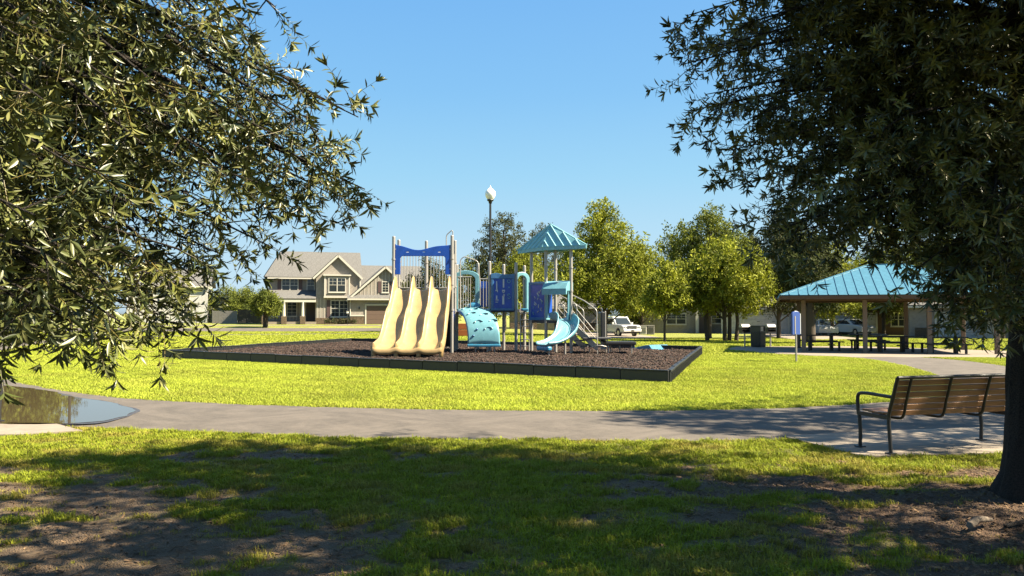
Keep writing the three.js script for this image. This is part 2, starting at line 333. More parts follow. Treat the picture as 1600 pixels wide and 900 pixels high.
// mulch bed
(function mulch() {
  const N = 60, pos = [], uv = [], idx = [];
  const P = (u, v) => { const a = [lerp(BED.A[0], BED.B[0], u), lerp(BED.A[1], BED.B[1], u)], b = [lerp(BED.D[0], BED.C[0], u), lerp(BED.D[1], BED.C[1], u)]; return [lerp(a[0], b[0], v), lerp(a[1], b[1], v)]; };
  for (let j = 0; j <= N; j++) for (let i = 0; i <= N; i++) { const [x, z] = P(.004 + .992 * i / N, .004 + .992 * j / N); pos.push(x, .13 + .03 * n2(x * .7, z * .7) + .015 * n2(x * 2.5, z * 2.5), z); uv.push(x, z); }
  for (let j = 0; j < N; j++) for (let i = 0; i < N; i++) { const a = j * (N + 1) + i; idx.push(a, a + 1, a + N + 2, a, a + N + 2, a + N + 1); }
  const g = new THREE.BufferGeometry(); g.setAttribute('position', new THREE.Float32BufferAttribute(pos, 3)); g.setAttribute('uv', new THREE.Float32BufferAttribute(uv, 2)); g.setIndex(idx); g.computeVertexNormals();
  structure('mulch_bed', g, M.mulch);
  const R = rng(5), n = 42000, im = new THREE.InstancedMesh(new THREE.BoxGeometry(.065, .015, .024), M.chipA, n), m = new THREE.Matrix4(), q = new THREE.Quaternion(), c = new THREE.Color();
  for (let i = 0; i < n; i++) { const [x, z] = P(R(), R()); q.setFromEuler(new THREE.Euler((R() - .5) * .9, R() * 6.28, (R() - .5) * .9)); const s = .5 + R(); m.compose(V(x, .14 + .03 * n2(x * .7, z * .7) + .015 * n2(x * 2.5, z * 2.5), z), q, V(s, s, s)); im.setMatrixAt(i, m); const k = .45 + R() * 1.5; im.setColorAt(i, c.setRGB(k, k * (.9 + .2 * R()), k)); }
  im.name = 'mulch_chips'; im.userData.kind = 'stuff'; tag(im, 'reddish brown rubber mulch chips filling the playground bed', 'mulch'); scene.add(im);
})();
// ---------------------------------------------------------------- grass blades
function tuftGeo(seed, blades, rad, h, w, lean) {
  const R = rng(seed), pos = [], idx = [];
  for (let b = 0; b < blades; b++) {
    const a = R() * 6.28, r = Math.sqrt(R()) * rad, x = Math.cos(a) * r, z = Math.sin(a) * r, f = R() * 6.28, hh = h * (.5 + .7 * R()), l = lean * (.3 + R()), ww = w * (.7 + .6 * R());
    const dx = Math.cos(f), dz = Math.sin(f), sx = -dz * ww / 2, sz = dx * ww / 2, o = pos.length / 3;
    pos.push(x - sx, 0, z - sz, x + sx, 0, z + sz, x + dx * l * hh * .35 - sx * .8, hh * .6, z + dz * l * hh * .35 - sz * .8, x + dx * l * hh * .35 + sx * .8, hh * .6, z + dz * l * hh * .35 + sz * .8, x + dx * l * hh, hh * (1 - .25 * l), z + dz * l * hh);
    idx.push(o, o + 1, o + 3, o, o + 3, o + 2, o + 2, o + 3, o + 4);
  }
  const g = new THREE.BufferGeometry(); g.setAttribute('position', new THREE.Float32BufferAttribute(pos, 3)); g.setIndex(idx); g.computeVertexNormals();
  return g;
}
const bladeMat = phy({ color: rgb(1, 1, 1), roughness: .9, specularIntensity: .3, transmission: .3, thickness: 0 });
function scatter(name, label, geos, spots) {
  geos.forEach((geo, v) => {
    const mine = spots.filter((_, i) => i % geos.length === v), im = new THREE.InstancedMesh(geo, bladeMat, mine.length), m = new THREE.Matrix4(), q = new THREE.Quaternion(), c = new THREE.Color();
    mine.forEach(([x, y, z, r, s, cr, cg, cb], i) => { q.setFromAxisAngle(V(0, 1, 0), r); m.compose(V(x, y, z), q, V(s, s, s)); im.setMatrixAt(i, m); im.setColorAt(i, c.setRGB(cr, cg, cb)); });
    im.name = numbered(name); im.userData.kind = 'stuff'; tag(im, label, 'grass', name); scene.add(im);
  });
}
(function grass() {
  const R = rng(21), near = [], lawn = [], far = [];
  const blocked = (x, z) => pathDist(x, z) > .10 * R() * R() - .02 || inPoly(x, z, PAD_R) || inPoly(x, z, PAD_L) || inPoly(x, z, SLAB) || inPoly(x, z, BEDP);
  for (let i = 0; i < 150000; i++) {
    const d = Math.sqrt(lerp(2.6 ** 2, 10.9 ** 2, R())), x = (R() * 2 - 1) * (d * .72 + .6), z = -d;
    if (d > 9 && blocked(x, z)) continue; if (d <= 9 && d > 8.4 && inPoly(x, z, PAD_R)) continue;
    const q = dirt(x, d); if (R() < q * .985 + .0) continue;
    const clump = .5 + .5 * n2(x * 2.2, d * 2.2), cl2 = .5 + .5 * n2(x * 6, d * 6);
    if (R() < .45 * (1 - cl2) * (1 - clump * .6)) continue;
    const y = groundY(x, z) - .004 + (Math.hypot(x - 4.42, d - 6.6) < 1.6 ? .07 * ss(1.4, .2, Math.hypot(x - 4.42, d - 6.6)) : 0);
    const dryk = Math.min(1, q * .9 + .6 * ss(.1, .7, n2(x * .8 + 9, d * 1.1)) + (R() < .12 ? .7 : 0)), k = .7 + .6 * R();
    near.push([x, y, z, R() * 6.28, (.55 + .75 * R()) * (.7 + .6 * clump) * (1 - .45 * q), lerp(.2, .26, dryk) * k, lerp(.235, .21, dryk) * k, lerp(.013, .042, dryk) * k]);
  }
  for (let i = 0; i < 230000; i++) {
    const d = Math.sqrt(lerp(12.6 ** 2, 33 ** 2, Math.pow(R(), 1.25))), x = (R() * 2 - 1) * (d * .70 + 1), z = -d;
    if (blocked(x, z)) continue;
    const k = (.75 + .5 * R()) * (1 + .13 * n2(x * .5, d * .5) + .10 * n2(x * .16, d * .12 + 5) + .05 * Math.sign(Math.sin((x * .55 + d * .84) * 5.2))), dry = Math.max(0, n2(x * .35 + 3, d * .35)) * .25 + (R() < .1 ? .35 : 0);
    lawn.push([x, groundY(x, z) - .006, z, R() * 6.28, .75 + .6 * R(), lerp(.285, .37, dry) * k, lerp(.33, .335, dry) * k, lerp(.032, .065, dry) * k]);
  }
  for (let i = 0; i < 60000; i++) {
    const d = lerp(33, 70, R()), x = (R() * 2 - 1) * (d * .70 + 1), z = -d;
    if (blocked(x, z)) continue;
    const k = .75 + .5 * R();
    far.push([x, groundY(x, z) - .01, z, R() * 6.28, 1.3 + 1.2 * R(), .275 * k, .305 * k, .032 * k]);
  }
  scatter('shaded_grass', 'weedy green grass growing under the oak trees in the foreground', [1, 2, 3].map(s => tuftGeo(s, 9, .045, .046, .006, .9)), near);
  scatter('lawn_grass', 'bright yellow green mown lawn around the playground', [4, 5].map(s => tuftGeo(s, 11, .075, .05, .009, .9)), lawn);
  scatter('distant_grass', 'mown grass stretching behind the playground to the houses', [tuftGeo(7, 12, .12, .05, .014, .9)], far);
})();

(function litter() { // fallen narrow leaves, twigs and crumbs of bark under the oaks
  const R = rng(91), n = 9000, im = new THREE.InstancedMesh(new THREE.BoxGeometry(.034, .0025, .008), std({ color: 0xffffff, roughness: 1 }), n), m = new THREE.Matrix4(), q = new THREE.Quaternion();
  let i = 0;
  while (i < n) {
    const d = Math.sqrt(lerp(2.8 ** 2, 9.6 ** 2, R())), x = (R() * 2 - 1) * (d * .7 + .5), w = dirt(x, d);
    if (R() > .1 + .9 * w * (.3 + .7 * ss(1, 3, x))) continue;
    q.setFromEuler(new THREE.Euler((R() - .5) * .7, R() * 6.28, (R() - .5) * .7)); const s = .4 + R() * 1.1, y = .008 + .018 * n2(x * 1.3, d * 1.3) + .012 * n2(x * 4.5, d * 4.5) + (Math.hypot(x - 4.42, d - 6.6) < 1.6 ? .07 * ss(1.4, .2, Math.hypot(x - 4.42, d - 6.6)) : 0);
    m.compose(V(x, y, -d), q, V(s, 1, s * (.6 + R()))); im.setMatrixAt(i, m); const k = .5 + R(), t = R(); im.setColorAt(i, rgb(lerp(.06, .16, t) * k, lerp(.035, .1, t) * k, lerp(.02, .052, t) * k)); i++;
  }
  im.name = 'leaf_litter'; im.userData.kind = 'stuff'; tag(im, 'brown fallen leaves and twigs strewn under the oaks', 'leaf litter'); scene.add(im);
})();
// ---------------------------------------------------------------- oaks with narrow leaves near the camera
function leafInto(out, base, dir, up, len, wid, curl, R) { // folded, slightly drooping lance-shaped blade
  const side = dir.clone().cross(up).normalize(), nrm = side.clone().cross(dir).normalize(), st = [[0, .12], [.22, .75], [.5, 1], [.78, .62], [1, .03]], o = out.pos.length / 3;
  for (const [t, w] of st) {
    const c = base.clone().addScaledVector(dir, len * t).addScaledVector(nrm, -curl * len * t * t);
    const hw = wid * w / 2;
    for (const k of [-1, 0, 1]) { const p = c.clone().addScaledVector(side, k * hw).addScaledVector(nrm, Math.abs(k) * hw * .45); out.pos.push(p.x, p.y, p.z); out.col.push(...out.c); }
  }
  for (let i = 0; i < 4; i++) for (let k = 0; k < 2; k++) { const a = o + i * 3 + k; out.idx.push(a, a + 1, a + 4, a, a + 4, a + 3); }
}
function sprayParts(seed, n) { // a twig along +y with alternate leaves and a rosette at its end: list of leaves
  const R = rng(seed), L = .30, leaves = [];
  for (let i = 0; i < n; i++) {
    const end = i >= n - 8, t = end ? .93 + .07 * R() : .15 + .75 * (i / (n - 8)), a = i * 2.4 + R() * .8, open = end ? lerp(.35, 1.25, R()) : lerp(.75, 1.3, R());
    const dir = V(Math.cos(a) * Math.sin(open), Math.cos(open), Math.sin(a) * Math.sin(open)).normalize();
    leaves.push([V(0, L * t, 0), dir, V(R() - .5, 1, R() - .5).normalize(), lerp(.075, .125, R()) * (end ? 1 : .9), lerp(.017, .027, R()), lerp(-.05, .35, R())]);
  }
  return leaves;
}
function geoOf(out) { const g = new THREE.BufferGeometry(); g.setAttribute('position', new THREE.Float32BufferAttribute(out.pos, 3)); g.setAttribute('color', new THREE.Float32BufferAttribute(out.col, 3)); g.setIndex(out.idx); g.computeVertexNormals(); return g; }
const SPRAYS = [], SPRAY_LEAVES = [];
for (let v = 0; v < 9; v++) {
  const leaves = sprayParts(100 + v, 13 + v % 4 * 3), out = { pos: [], col: [], idx: [], c: [1, 1, 1] }, R = rng(200 + v);
  for (const l of leaves) { const k = .8 + .4 * R(); out.c = [k * (.95 + .2 * R()), k, k * (.8 + .3 * R())]; leafInto(out, ...l); }
  const tw = taper([V(0, -.02, 0), V(.008, .12, .004), V(0, .30, 0)], .0035, .0015, 3, 3).toNonIndexed(), tc = [];
  for (let i = 0; i < tw.attributes.position.count; i++) tc.push(1.1, .75, .6);
  tw.setAttribute('color', new THREE.Float32BufferAttribute(tc, 3));
  const lg = geoOf(out).toNonIndexed();
  SPRAYS.push(mergeGeometries([lg, tw])); SPRAY_LEAVES.push(leaves);
}
const oneLeaf = (() => { const o = { pos: [], col: [], idx: [], c: [1, 1, 1] }; leafInto(o, V(0, 0, 0), V(0, 1, 0), V(0, 0, 1), 1, .21, .12); const g = metric(geoOf(o)); g.userData.ready = true; return g; })();
function oak(name, label, base, trunkPts, trunkR, tips, opt) {
  const { seed, leafMat, colour, single = 0, density = 1, spread = .55, sprayScale = 1, flare = .3, retract = .3, lift = .1 } = opt;
  const R = rng(seed), B = V(...base), root = thing(name, label, 'tree', base);
  // trunk with uneven bark ridges and a flared foot
  const tc = new THREE.CatmullRomCurve3(trunkPts.map(p => p.clone().sub(B))), rings = [], NS = 46, NR = 30;
  for (let i = 0; i <= NS; i++) {
    const t = i / NS, p = tc.getPointAt(t), y = p.y, r0 = lerp(trunkR, trunkR * .3, Math.pow(t, 1.2)) + flare * trunkR * Math.exp(-Math.max(0, y) * 5), ring = [];
    for (let k = 0; k < NR; k++) {
      const a = k / NR * 6.2832, ridge = .055 * n3(Math.cos(a) * 5, y * 1.1 + seed, Math.sin(a) * 5) + .03 * n3(Math.cos(a) * 14, y * 5, Math.sin(a) * 14), buttress = .35 * Math.exp(-Math.max(0, y) * 9) * Math.max(0, n3(Math.cos(a) * 1.6, seed, Math.sin(a) * 1.6));
      const r = r0 * (1 + ridge + buttress); ring.push(V(p.x + Math.cos(a) * r, p.y, p.z + Math.sin(a) * r));
    }
    rings.push(ring.reverse());
  }
  part('trunk', loft(rings), M.bark, root);
  const spr = [], twigs = [];
  for (const tip of tips) {
    const [tp0, h0, dens = 1] = tip, t0 = Math.min(.97, h0), o = tc.getPointAt(t0).add(B), back = o.clone().sub(tp0).normalize(), tp = tp0.clone().addScaledVector(back, retract).add(V(0, lift, 0)), span = tp.clone().sub(o), L = span.length();
    const mid = o.clone().lerp(tp, .35).add(V((R() - .5) * .3, .16 * L * (.5 + R() * .6), (R() - .5) * .4)), mid2 = o.clone().lerp(tp, .7).add(V((R() - .5) * .25, .10 * L * (.4 + R() * .6), (R() - .5) * .3));
    const pts = [o, mid, mid2, tp], c = new THREE.CatmullRomCurve3(pts);
    part('limb', taper(pts.map(p => p.clone().sub(B)), Math.max(.012, .011 * L), .004, 14, 6, .15, seed + spr.length), M.bark, root);
    const nb = Math.max(4, Math.round(L * 4.2 * dens * density));
    for (let b = 0; b < nb; b++) {
      const t = Math.min(1, lerp(opt.from ?? .3, 1.0, (b + R()) / nb)), p = c.getPointAt(t), fw = c.getTangentAt(Math.min(.99, t));
      const sd = V(R() - .5, (R() - .5) * .7 - .05, R() - .5).normalize(), dir = fw.clone().multiplyScalar(lerp(.35, 1.0, R())).add(sd).normalize(), bl = (spread * (.45 + .9 * R())) * lerp(1.2, .35, t);
      const e = p.clone().addScaledVector(dir, bl).add(V(0, -.12 * bl, 0)), m = p.clone().lerp(e, .5).add(V(0, .06 * bl, 0)), bc = new THREE.CatmullRomCurve3([p, m, e]);
      twigs.push(taper([p, m, e].map(q => q.clone().sub(B)), .006, .0025, 4, 3));
      const ns = Math.max(2, Math.round(bl / (.085 * sprayScale)));
      for (let k = 1; k <= ns; k++) {
        const u = Math.min(1, k / ns), q = bc.getPointAt(u), f2 = bc.getTangentAt(Math.min(.99, u));
        const sdir = f2.multiplyScalar(.7).add(V((R() - .5) * 1.5, (R() - .5) * 1.1 - .28, (R() - .5) * 1.5)).normalize();
        spr.push([q, sdir, sprayScale * lerp(.72, 1.12, R()), R() * 6.28]);
      }
    }
  }
  if (twigs.length) part('twigs', twigs, M.bark, root).userData.kind = 'stuff';
  // the sprays nearest to the viewing side become single leaves
  const eye = V(0, EYE, 0), order = spr.map((s, i) => [s[0].distanceTo(eye) + (Math.abs(s[0].x / s[0].z) > .64 || s[0].z > -1 ? 50 : 0), i]).sort((a, b) => a[0] - b[0]), solo = new Set(order.slice(0, single).map(o => o[1]));
  const mats = SPRAYS.map(() => []), mx = new THREE.Matrix4(), q = new THREE.Quaternion(), q2 = new THREE.Quaternion();
  spr.forEach(([p, dir, s, roll], i) => {
    q.setFromUnitVectors(V(0, 1, 0), dir); q2.setFromAxisAngle(V(0, 1, 0), roll); q.multiply(q2); mx.compose(p.clone().sub(B), q, V(s, s, s));
    const v = i % SPRAYS.length, col = colour(R, p);
    if (solo.has(i)) {
      for (const [b, d, up, len, wid, curl] of SPRAY_LEAVES[v]) {
        const sd = d.clone().cross(up).normalize(), nn = sd.clone().cross(d).normalize(), lm = new THREE.Matrix4().makeBasis(sd, d, nn.negate()).setPosition(b).scale(V(len, len, len)), leaf = part('leaf', oneLeaf, opt.soloMats[Math.floor(R() * opt.soloMats.length)], root);
        leaf.applyMatrix4(mx.clone().multiply(lm));
      }
    } else mats[v].push([mx.clone(), col]);
  });
  mats.forEach((list, v) => {
    const im = new THREE.InstancedMesh(SPRAYS[v], leafMat, list.length);
    list.forEach(([m, c], i) => { im.setMatrixAt(i, m); im.setColorAt(i, c); });
    im.name = 'foliage'; im.userData.kind = 'stuff'; root.add(im);
  });
  console.log(name, 'sprays', spr.length);
  return root;
}
const leafShiny = std({ color: 0xffffff, vertexColors: true, roughness: .40 });
const greens = (a, b) => (R) => { const k = .75 + .5 * R(), t = R(); return rgb(lerp(a[0], b[0], t) * k, lerp(a[1], b[1], t) * k, lerp(a[2], b[2], t) * k); };
const OAK = greens([.029, .041, .013], [.118, .132, .037]); // one palette for every oak
(function leftOak() {
  const t = (px, py, d, h, dens) => [at(px, py, d * 1.18), h, dens];
  const tips = [
    t(452, 18, 4.2, .8), t(462, 62, 4.1, .75), t(425, 100, 3.8, .7),  t(340, 70, 3.7, .7), t(430, 175, 4.4, .6), t(568, 214, 4.5, .6), t(530, 250, 4.3, .55), 
    t(582, 328, 4.6, .5), t(520, 300, 4.4, .52), t(512, 380, 4.5, .48), t(440, 330, 4.0, .45), t(450, 425, 4.3, .42), t(400, 390, 3.9, .42), t(340, 505, 3.7, .36), t(320, 440, 3.5, .38), t(260, 380, 3.2, .4),
    t(225, 560, 3.0, .32), t(205, 500, 3.0, .34), t(130, 545, 2.85, .32), t(140, 470, 2.9, .34), t(55, 525, 2.8, .32), t(20, 450, 2.8, .36), t(270, 480, 3.3, .36), t(90, 400, 2.7, .4),
    t(250, 30, 3.6, .75), t(150, 70, 3.3, .7), t(60, 120, 3.0, .62), t(100, 220, 2.9, .55), t(200, 180, 3.2, .58), t(300, 200, 3.5, .56), t(380, 230, 3.9, .55), t(380, 300, 3.8, .5), t(260, 280, 3.3, .5), t(150, 320, 2.9, .46), t(40, 300, 2.8, .48), t(30, 200, 2.9, .55), t(70, 30, 3.3, .72),
    t(380, 330, 5.2, .5), t(300, 300, 5.0, .5), t(220, 250, 5.0, .52), t(120, 280, 4.8, .5), t(330, 400, 5.0, .42), t(230, 400, 4.6, .42), t(120, 420, 4.4, .42), t(30, 380, 4.4, .44), t(160, 150, 5.0, .6), t(60, 60, 4.8, .66), t(340, 140, 5.2, .62), t(410, 260, 5.4, .55), t(40, 480, 4.6, .38), t(140, 500, 4.8, .36), t(20, 250, 4.4, .5), t(150, 560, 3.3, .33, .7), t(215, 572, 3.2, .32, .6), t(300, 545, 3.7, .33, .7), t(340, 540, 3.9, .33, .7), t(600, 335, 4.7, .5, .8), t(590, 225, 4.6, .6, .8), t(180, 520, 3.6, .34), t(260, 540, 3.5, .33), t(90, 540, 3.5, .33), t(20, 510, 3.2, .34), t(300, 500, 4.2, .36), t(240, 460, 4.0, .38), t(170, 440, 3.8, .38), t(380, 440, 4.6, .42), t(330, 470, 4.6, .4), t(60, 470, 3.4, .36), t(560, 300, 4.7, .52), t(545, 340, 4.9, .48), t(480, 350, 4.4, .48), t(470, 260, 4.2, .55), t(510, 225, 4.8, .57),
    t(150, -160, 3.6, .9), t(330, -180, 4.2, .9), t(420, -90, 4.6, .85), t(20, -260, 3.6, .95), t(250, -320, 4.6, .97), t(-150, 100, 3.4, .6), t(-200, 350, 3.4, .5), t(-300, -200, 4.4, .9), t(-350, 250, 5, .6),
  ];
  const bx = -5.2, bz = -4.4;
  oak('willow_oak', 'leafy oak at left whose trunk stands outside, sunlit narrow leaves hanging close', [bx, 0, bz], [V(bx, -.1, bz), V(bx + .05, 1.5, bz), V(bx + .1, 3, bz - .05), V(bx, 5, bz), V(bx, 7, bz)], .26, tips, {
    seed: 31, leafMat: leafShiny, colour: OAK, single: 15, density: 1.32, spread: .46, from: .34, sprayScale: .8, retract: .14, lift: .14,
    soloMats: [[.032, .042, .014], [.052, .062, .021], [.076, .088, .027], [.104, .112, .04]].map(c => std({ color: rgb(...c), roughness: .42 })),
  });
})();
function shadeTips(cx, cy, cz, rx, ry, rz, n, seed, h0 = .35) { // limb ends spread over a crown's outside
  const R = rng(seed), out = [];
  for (let i = 0; i < n; i++) {
    const u = (i + .5) / n, y = 1 - 2 * u, a = i * 2.39996 + R() * .5, r = Math.sqrt(1 - y * y), k = .72 + .28 * R();
    out.push([V(cx + rx * r * Math.cos(a) * k, cy + ry * y * k, cz + rz * r * Math.sin(a) * k), lerp(h0, .96, (y + 1) / 2), 1]);
  }
  return out;
}
(function rightOak() {
  const t = (px, py, d, h, dens) => [at(px, py, d), h, dens];
  const tips = [
    t(1020, 92, 6.4, .42), t(1030, 165, 6.5, .38), t(1030, 15, 6.8, .46), t(1060, -40, 6.4, .5), t(1090, 60, 6.2, .44), t(1180, 355, 6.0, .31), t(1205, 350, 6.2, .31), t(1265, 335, 6.0, .32), t(1460, 435, 5.3, .27, .6), t(1530, 450, 5.1, .26, .7), t(1545, 425, 6.4, .28, .7), t(1060, 140, 6.8, .4), t(1095, 230, 6.8, .36), t(1098, 292, 7.0, .34), t(1120, 180, 6.2, .38), t(1150, 250, 6.4, .36), t(1165, 345, 6.4, .31), t(1180, 300, 7.4, .33), t(1210, 200, 6.0, .38), t(1200, 360, 6.0, .3), t(1240, 325, 6.6, .32), t(1250, 300, 5.8, .33), t(1300, 315, 6.2, .33), t(1300, 230, 5.6, .36), t(1350, 300, 5.6, .33), t(1400, 260, 5.4, .34), t(1400, 370, 5.6, .3), t(1405, 420, 5.4, .28, .6), t(1450, 350, 5.2, .3), t(1500, 425, 5.0, .27, .7), t(1560, 440, 4.9, .27), t(1480, 300, 5.0, .33), t(1540, 380, 4.8, .28), t(1590, 420, 4.6, .27),  t(1500, 465, 6.0, .25, .6),
    t(1100, 100, 7.6, .42), t(1180, 120, 7.6, .42), t(1150, 40, 6.8, .46), t(1250, 60, 6.4, .46), t(1260, 150, 7.4, .42), t(1340, 110, 6.4, .44), t(1330, 30, 7.4, .48), t(1350, 190, 7.2, .4), t(1420, 60, 6.2, .46), t(1430, 150, 6.8, .42), t(1500, 90, 6.0, .44), t(1500, 190, 6.8, .4), t(1560, 130, 6.2, .42), t(1560, 240, 6.2, .37), t(1590, 40, 6.0, .46), t(1590, 320, 6.2, .33), t(1420, 310, 7.2, .34), t(1320, 290, 7.6, .34), t(1260, 315, 7.6, .33), t(1490, 360, 7.2, .3), t(1380, 240, 7.8, .36), t(1230, 230, 7.8, .37),
    ...[[1.2, 4.5, -4.2], [2.2, 5.2, -4], [.4, 4.3, -4.7], [1.7, 5, -3.3], [2.9, 5.6, -4.3], [.9, 4.6, -3.6], [3, 4.7, -3.7], [1.9, 4.9, -4.8], [.2, 4.2, -3.9]].map(p => [V(...p), .5, 1.3]),  // unseen limbs above the view, added to shade the ground at lower left
    t(1440, 455, 5.5, .26, .6), t(1500, 465, 5.4, .25, .7),  t(1110, 30, 6.4, .46), t(1090, 120, 7.2, .4), t(1130, 210, 7.0, .37), t(1190, 60, 7.0, .44), t(1200, 260, 7.0, .35), t(1150, 150, 6.4, .4),
    ...shadeTips(4.7, 6.0, -6.5, 4.2, 3.2, 3.1, 76, 9, .38), ...shadeTips(4.2, 6.6, -6.5, 3.8, 2.2, 2.0, 40, 19, .45),
  ];
  const bx = 4.42, bz = -6.55;
  oak('willow_oak', 'dark oak at right with thick black trunk standing beside the bench', [bx, 0, bz], [V(bx, -.15, bz), V(bx + .02, .9, bz), V(bx + .06, 2, bz), V(bx + .1, 4, bz - .1), V(bx + .05, 7, bz - .2), V(bx, 9, bz - .2)], .25, tips, {
    seed: 47, leafMat: leafShiny, colour: OAK, single: 0, density: 1.4, spread: .6, from: .26, sprayScale: .86, flare: .35, retract: .24, lift: -.04, soloMats: [],
  });
})();
(function offFrameOaks() { // stand outside the picture; their shade lies over the bench, the path and the lawn edge
  const mk = (x, z, label, seed, r, h, density) => oak('willow_oak', label, [x, 0, z], [V(x, -.1, z), V(x + .1, 2, z), V(x, 5, z), V(x, h, z)], .24, shadeTips(x, h * .66, z, r, h * .33, r * .9, 64, seed, .4), { seed, leafMat: leafShiny, colour: OAK, density, spread: .9, from: .3, sprayScale: 1.7, soloMats: [] });
  mk(11.6, -9.9, 'oak beyond the right edge, shading the bench and path', 61, 4.1, 9.5, .58);
  mk(6.5, -2.6, 'second oak beyond the right edge, nearest the viewer, shading the front grass', 62, 5.7, 7.8, 1.05);
})();
// ---------------------------------------------------------------- trees in the distance
function clumpGeo(seed, n, rad, len) {
  const R = rng(seed), pos = [], col = [], idx = [];
  for (let i = 0; i < n; i++) {
    const c = V(R() - .5, R() - .5, R() - .5).normalize().multiplyScalar(rad * Math.cbrt(R())), d = V(R() - .5, R() - .7, R() - .5).normalize(), s = V(R() - .5, R() - .5, R() - .5).cross(d).normalize(), l = len * (.6 + .8 * R()), w = l * .42, o = pos.length / 3, k = .75 + .5 * R();
    for (const [a, b] of [[0, 0], [.5, -.5], [1, 0], [.5, .5]]) { const p = c.clone().addScaledVector(d, a * l).addScaledVector(s, b * w); pos.push(p.x, p.y, p.z); col.push(k, k, k); }
    idx.push(o, o + 1, o + 2, o, o + 2, o + 3);
  }
  return geoOf({ pos, col, idx });
}
const CLUMPS = [1, 2, 3].map(s => clumpGeo(300 + s, 16, .30, .24));
const farLeaf = phy({ color: 0xffffff, vertexColors: true, roughness: .9, specularIntensity: .3, transmission: .3, thickness: 0 });
function farTree(name, label, x, d, h, w, colA, colB, seed, o = {}) {
  const R = rng(seed), z = -d, gy = groundY(x, z), root = thing(name, label, 'tree', [x, gy, z], 0, o.group);
  const clear = o.clear ?? .2, tr = o.trunk ?? .018 * h, lean = (R() - .5) * .06 * h, top = V(lean, h * .82, (R() - .5) * .05 * h);
  const stems = o.stems || [[0, 0]];
  part('trunk', stems.map(([sx, sz], i) => taper([V(sx, -.1, sz), V(sx * 1.1 + lean * .1, h * .25, sz), V(lean * .5 + sx * .5, h * .5, 0), top], tr, tr * .2, 12, 8, .1, seed + i)), M.barkFar, root);
  const lobes = [], nl = o.lobes || 15, limbs = [];
  for (let i = 0; i < nl; i++) {
    const u = (i + .5) / nl, y = lerp(clear + .1, .93, u), a = i * 2.4 + R() * .7, env = Math.sin(Math.PI * Math.pow(lerp(.16, .97, u), o.pear ?? .8)), r = w * .5 * env * (.38 + .46 * R());
    const c = V(lean * u + Math.cos(a) * r, y * h, Math.sin(a) * r), lr = Math.max(.11 * w, w * .5 * env * .52) * (.62 + .66 * R());
    lobes.push([c, lr]); limbs.push(taper([V(lean * u * .5, h * Math.max(clear * .8, y - .22), 0), V(c.x * .5, c.y - .08 * h, c.z * .5), c], tr * .4, .015, 6, 5));
  }
  part('limbs', limbs, M.barkFar, root).userData.kind = 'stuff';
  const list = [], N = Math.round((o.n || 1100)), tot = lobes.reduce((s, l) => s + l[1] ** 2, 0);
  for (const [c, lr] of lobes) {
    const m = N * lr ** 2 / tot, sq = .7 + .25 * R();
    for (let i = 0; i < m; i++) {
      const v = V(R() - .5, R() - .5, R() - .5).normalize(), rr = lr * (.45 + .62 * Math.pow(R(), .6)) * (1 + .42 * n3(v.x * 2 + c.x, v.y * 2 + c.y, v.z * 2 + c.z));
      const p = c.clone().add(V(v.x * rr, v.y * rr * sq, v.z * rr)); if (p.y < h * clear * .75) continue;
      const k = .8 + .4 * R(), t = Math.min(1, Math.max(0, .5 + .5 * n3(p.x * .5 + seed, p.y * .5, p.z * .5) + (R() - .5) * .5));
      list.push([p, [0, 1, 2].map(q => lerp(colA[q], colB[q], t) * k), (o.s || 1) * (.75 + .5 * R())]);
    }
  }
  const m = new THREE.Matrix4(), q = new THREE.Quaternion();
  CLUMPS.forEach((g, v) => {
    const mine = list.filter((_, i) => i % 3 === v), im = new THREE.InstancedMesh(g, farLeaf, mine.length);
    mine.forEach(([p, c, s], i) => { q.setFromEuler(new THREE.Euler(R() * 6, R() * 6, R() * 6)); m.compose(p, q, V(s, s, s)); im.setMatrixAt(i, m); im.setColorAt(i, rgb(...c)); });
    im.name = 'crown'; im.userData.kind = 'stuff'; root.add(im);
  });
  return root;
}
const YEL = [[.10, .12, .011], [.245, .26, .02]], MID = [[.058, .078, .011], [.15, .168, .019]], DRK = [[.026, .036, .011], [.066, .075, .02]], OLV = [[.03, .038, .014], [.075, .08, .027]];
const G = 'trees behind the playground';
const T = (name, label, px, d, h, w, cols, seed, o) => farTree(name, label, gx(px, d), d, h, w, ...cols, seed, { group: G, ...o });
T('broadleaf_tree', 'dark olive tree rising behind the lamp post', 788, 82, 13.0, 8.2, OLV, 401, { n: 1300, lobes: 17 });
T('broadleaf_tree', 'dark tree whose top shows left of the small playground roof', 850, 96, 14.0, 8, OLV, 402, { n: 1000 });
T('broadleaf_tree', 'low dark tree behind the triple slide barrier bars', 672, 70, 7.0, 5.2, OLV, 403, { n: 800, clear: .08 });
T('broadleaf_tree', 'low yellow green tree seen between the playground panels', 738, 88, 8.6, 7.6, MID, 404, { n: 800, clear: .08 });
T('broadleaf_tree', 'yellow green tree under the small playground roof', 815, 74, 8.4, 6.5, YEL, 405, { n: 800, clear: .1 });
T('broadleaf_tree', 'tall bright yellow green tree above the parked pickup', 945, 62, 11.6, 7.6, YEL, 406, { n: 2600, lobes: 24, clear: .12, trunk: .2 });
T('broadleaf_tree', 'rounded lower tree between pickup and grey house', 1003, 87, 9.8, 7, YEL, 407, { n: 900, clear: .14 });
T('broadleaf_tree', 'tall rounded green tree behind the twin trunks', 1108, 65, 11.6, 8.6, MID, 408, { n: 2200, lobes: 22, clear: .2 });
T('broadleaf_tree', 'bright tree of several stems left of the trash can', 1130, 54, 7.2, 6.4, YEL, 409, { n: 1900, lobes: 20, clear: .27, trunk: .16, stems: [[-1.1, 0], [0, .3], [.45, -.2], [.85, .1]] });
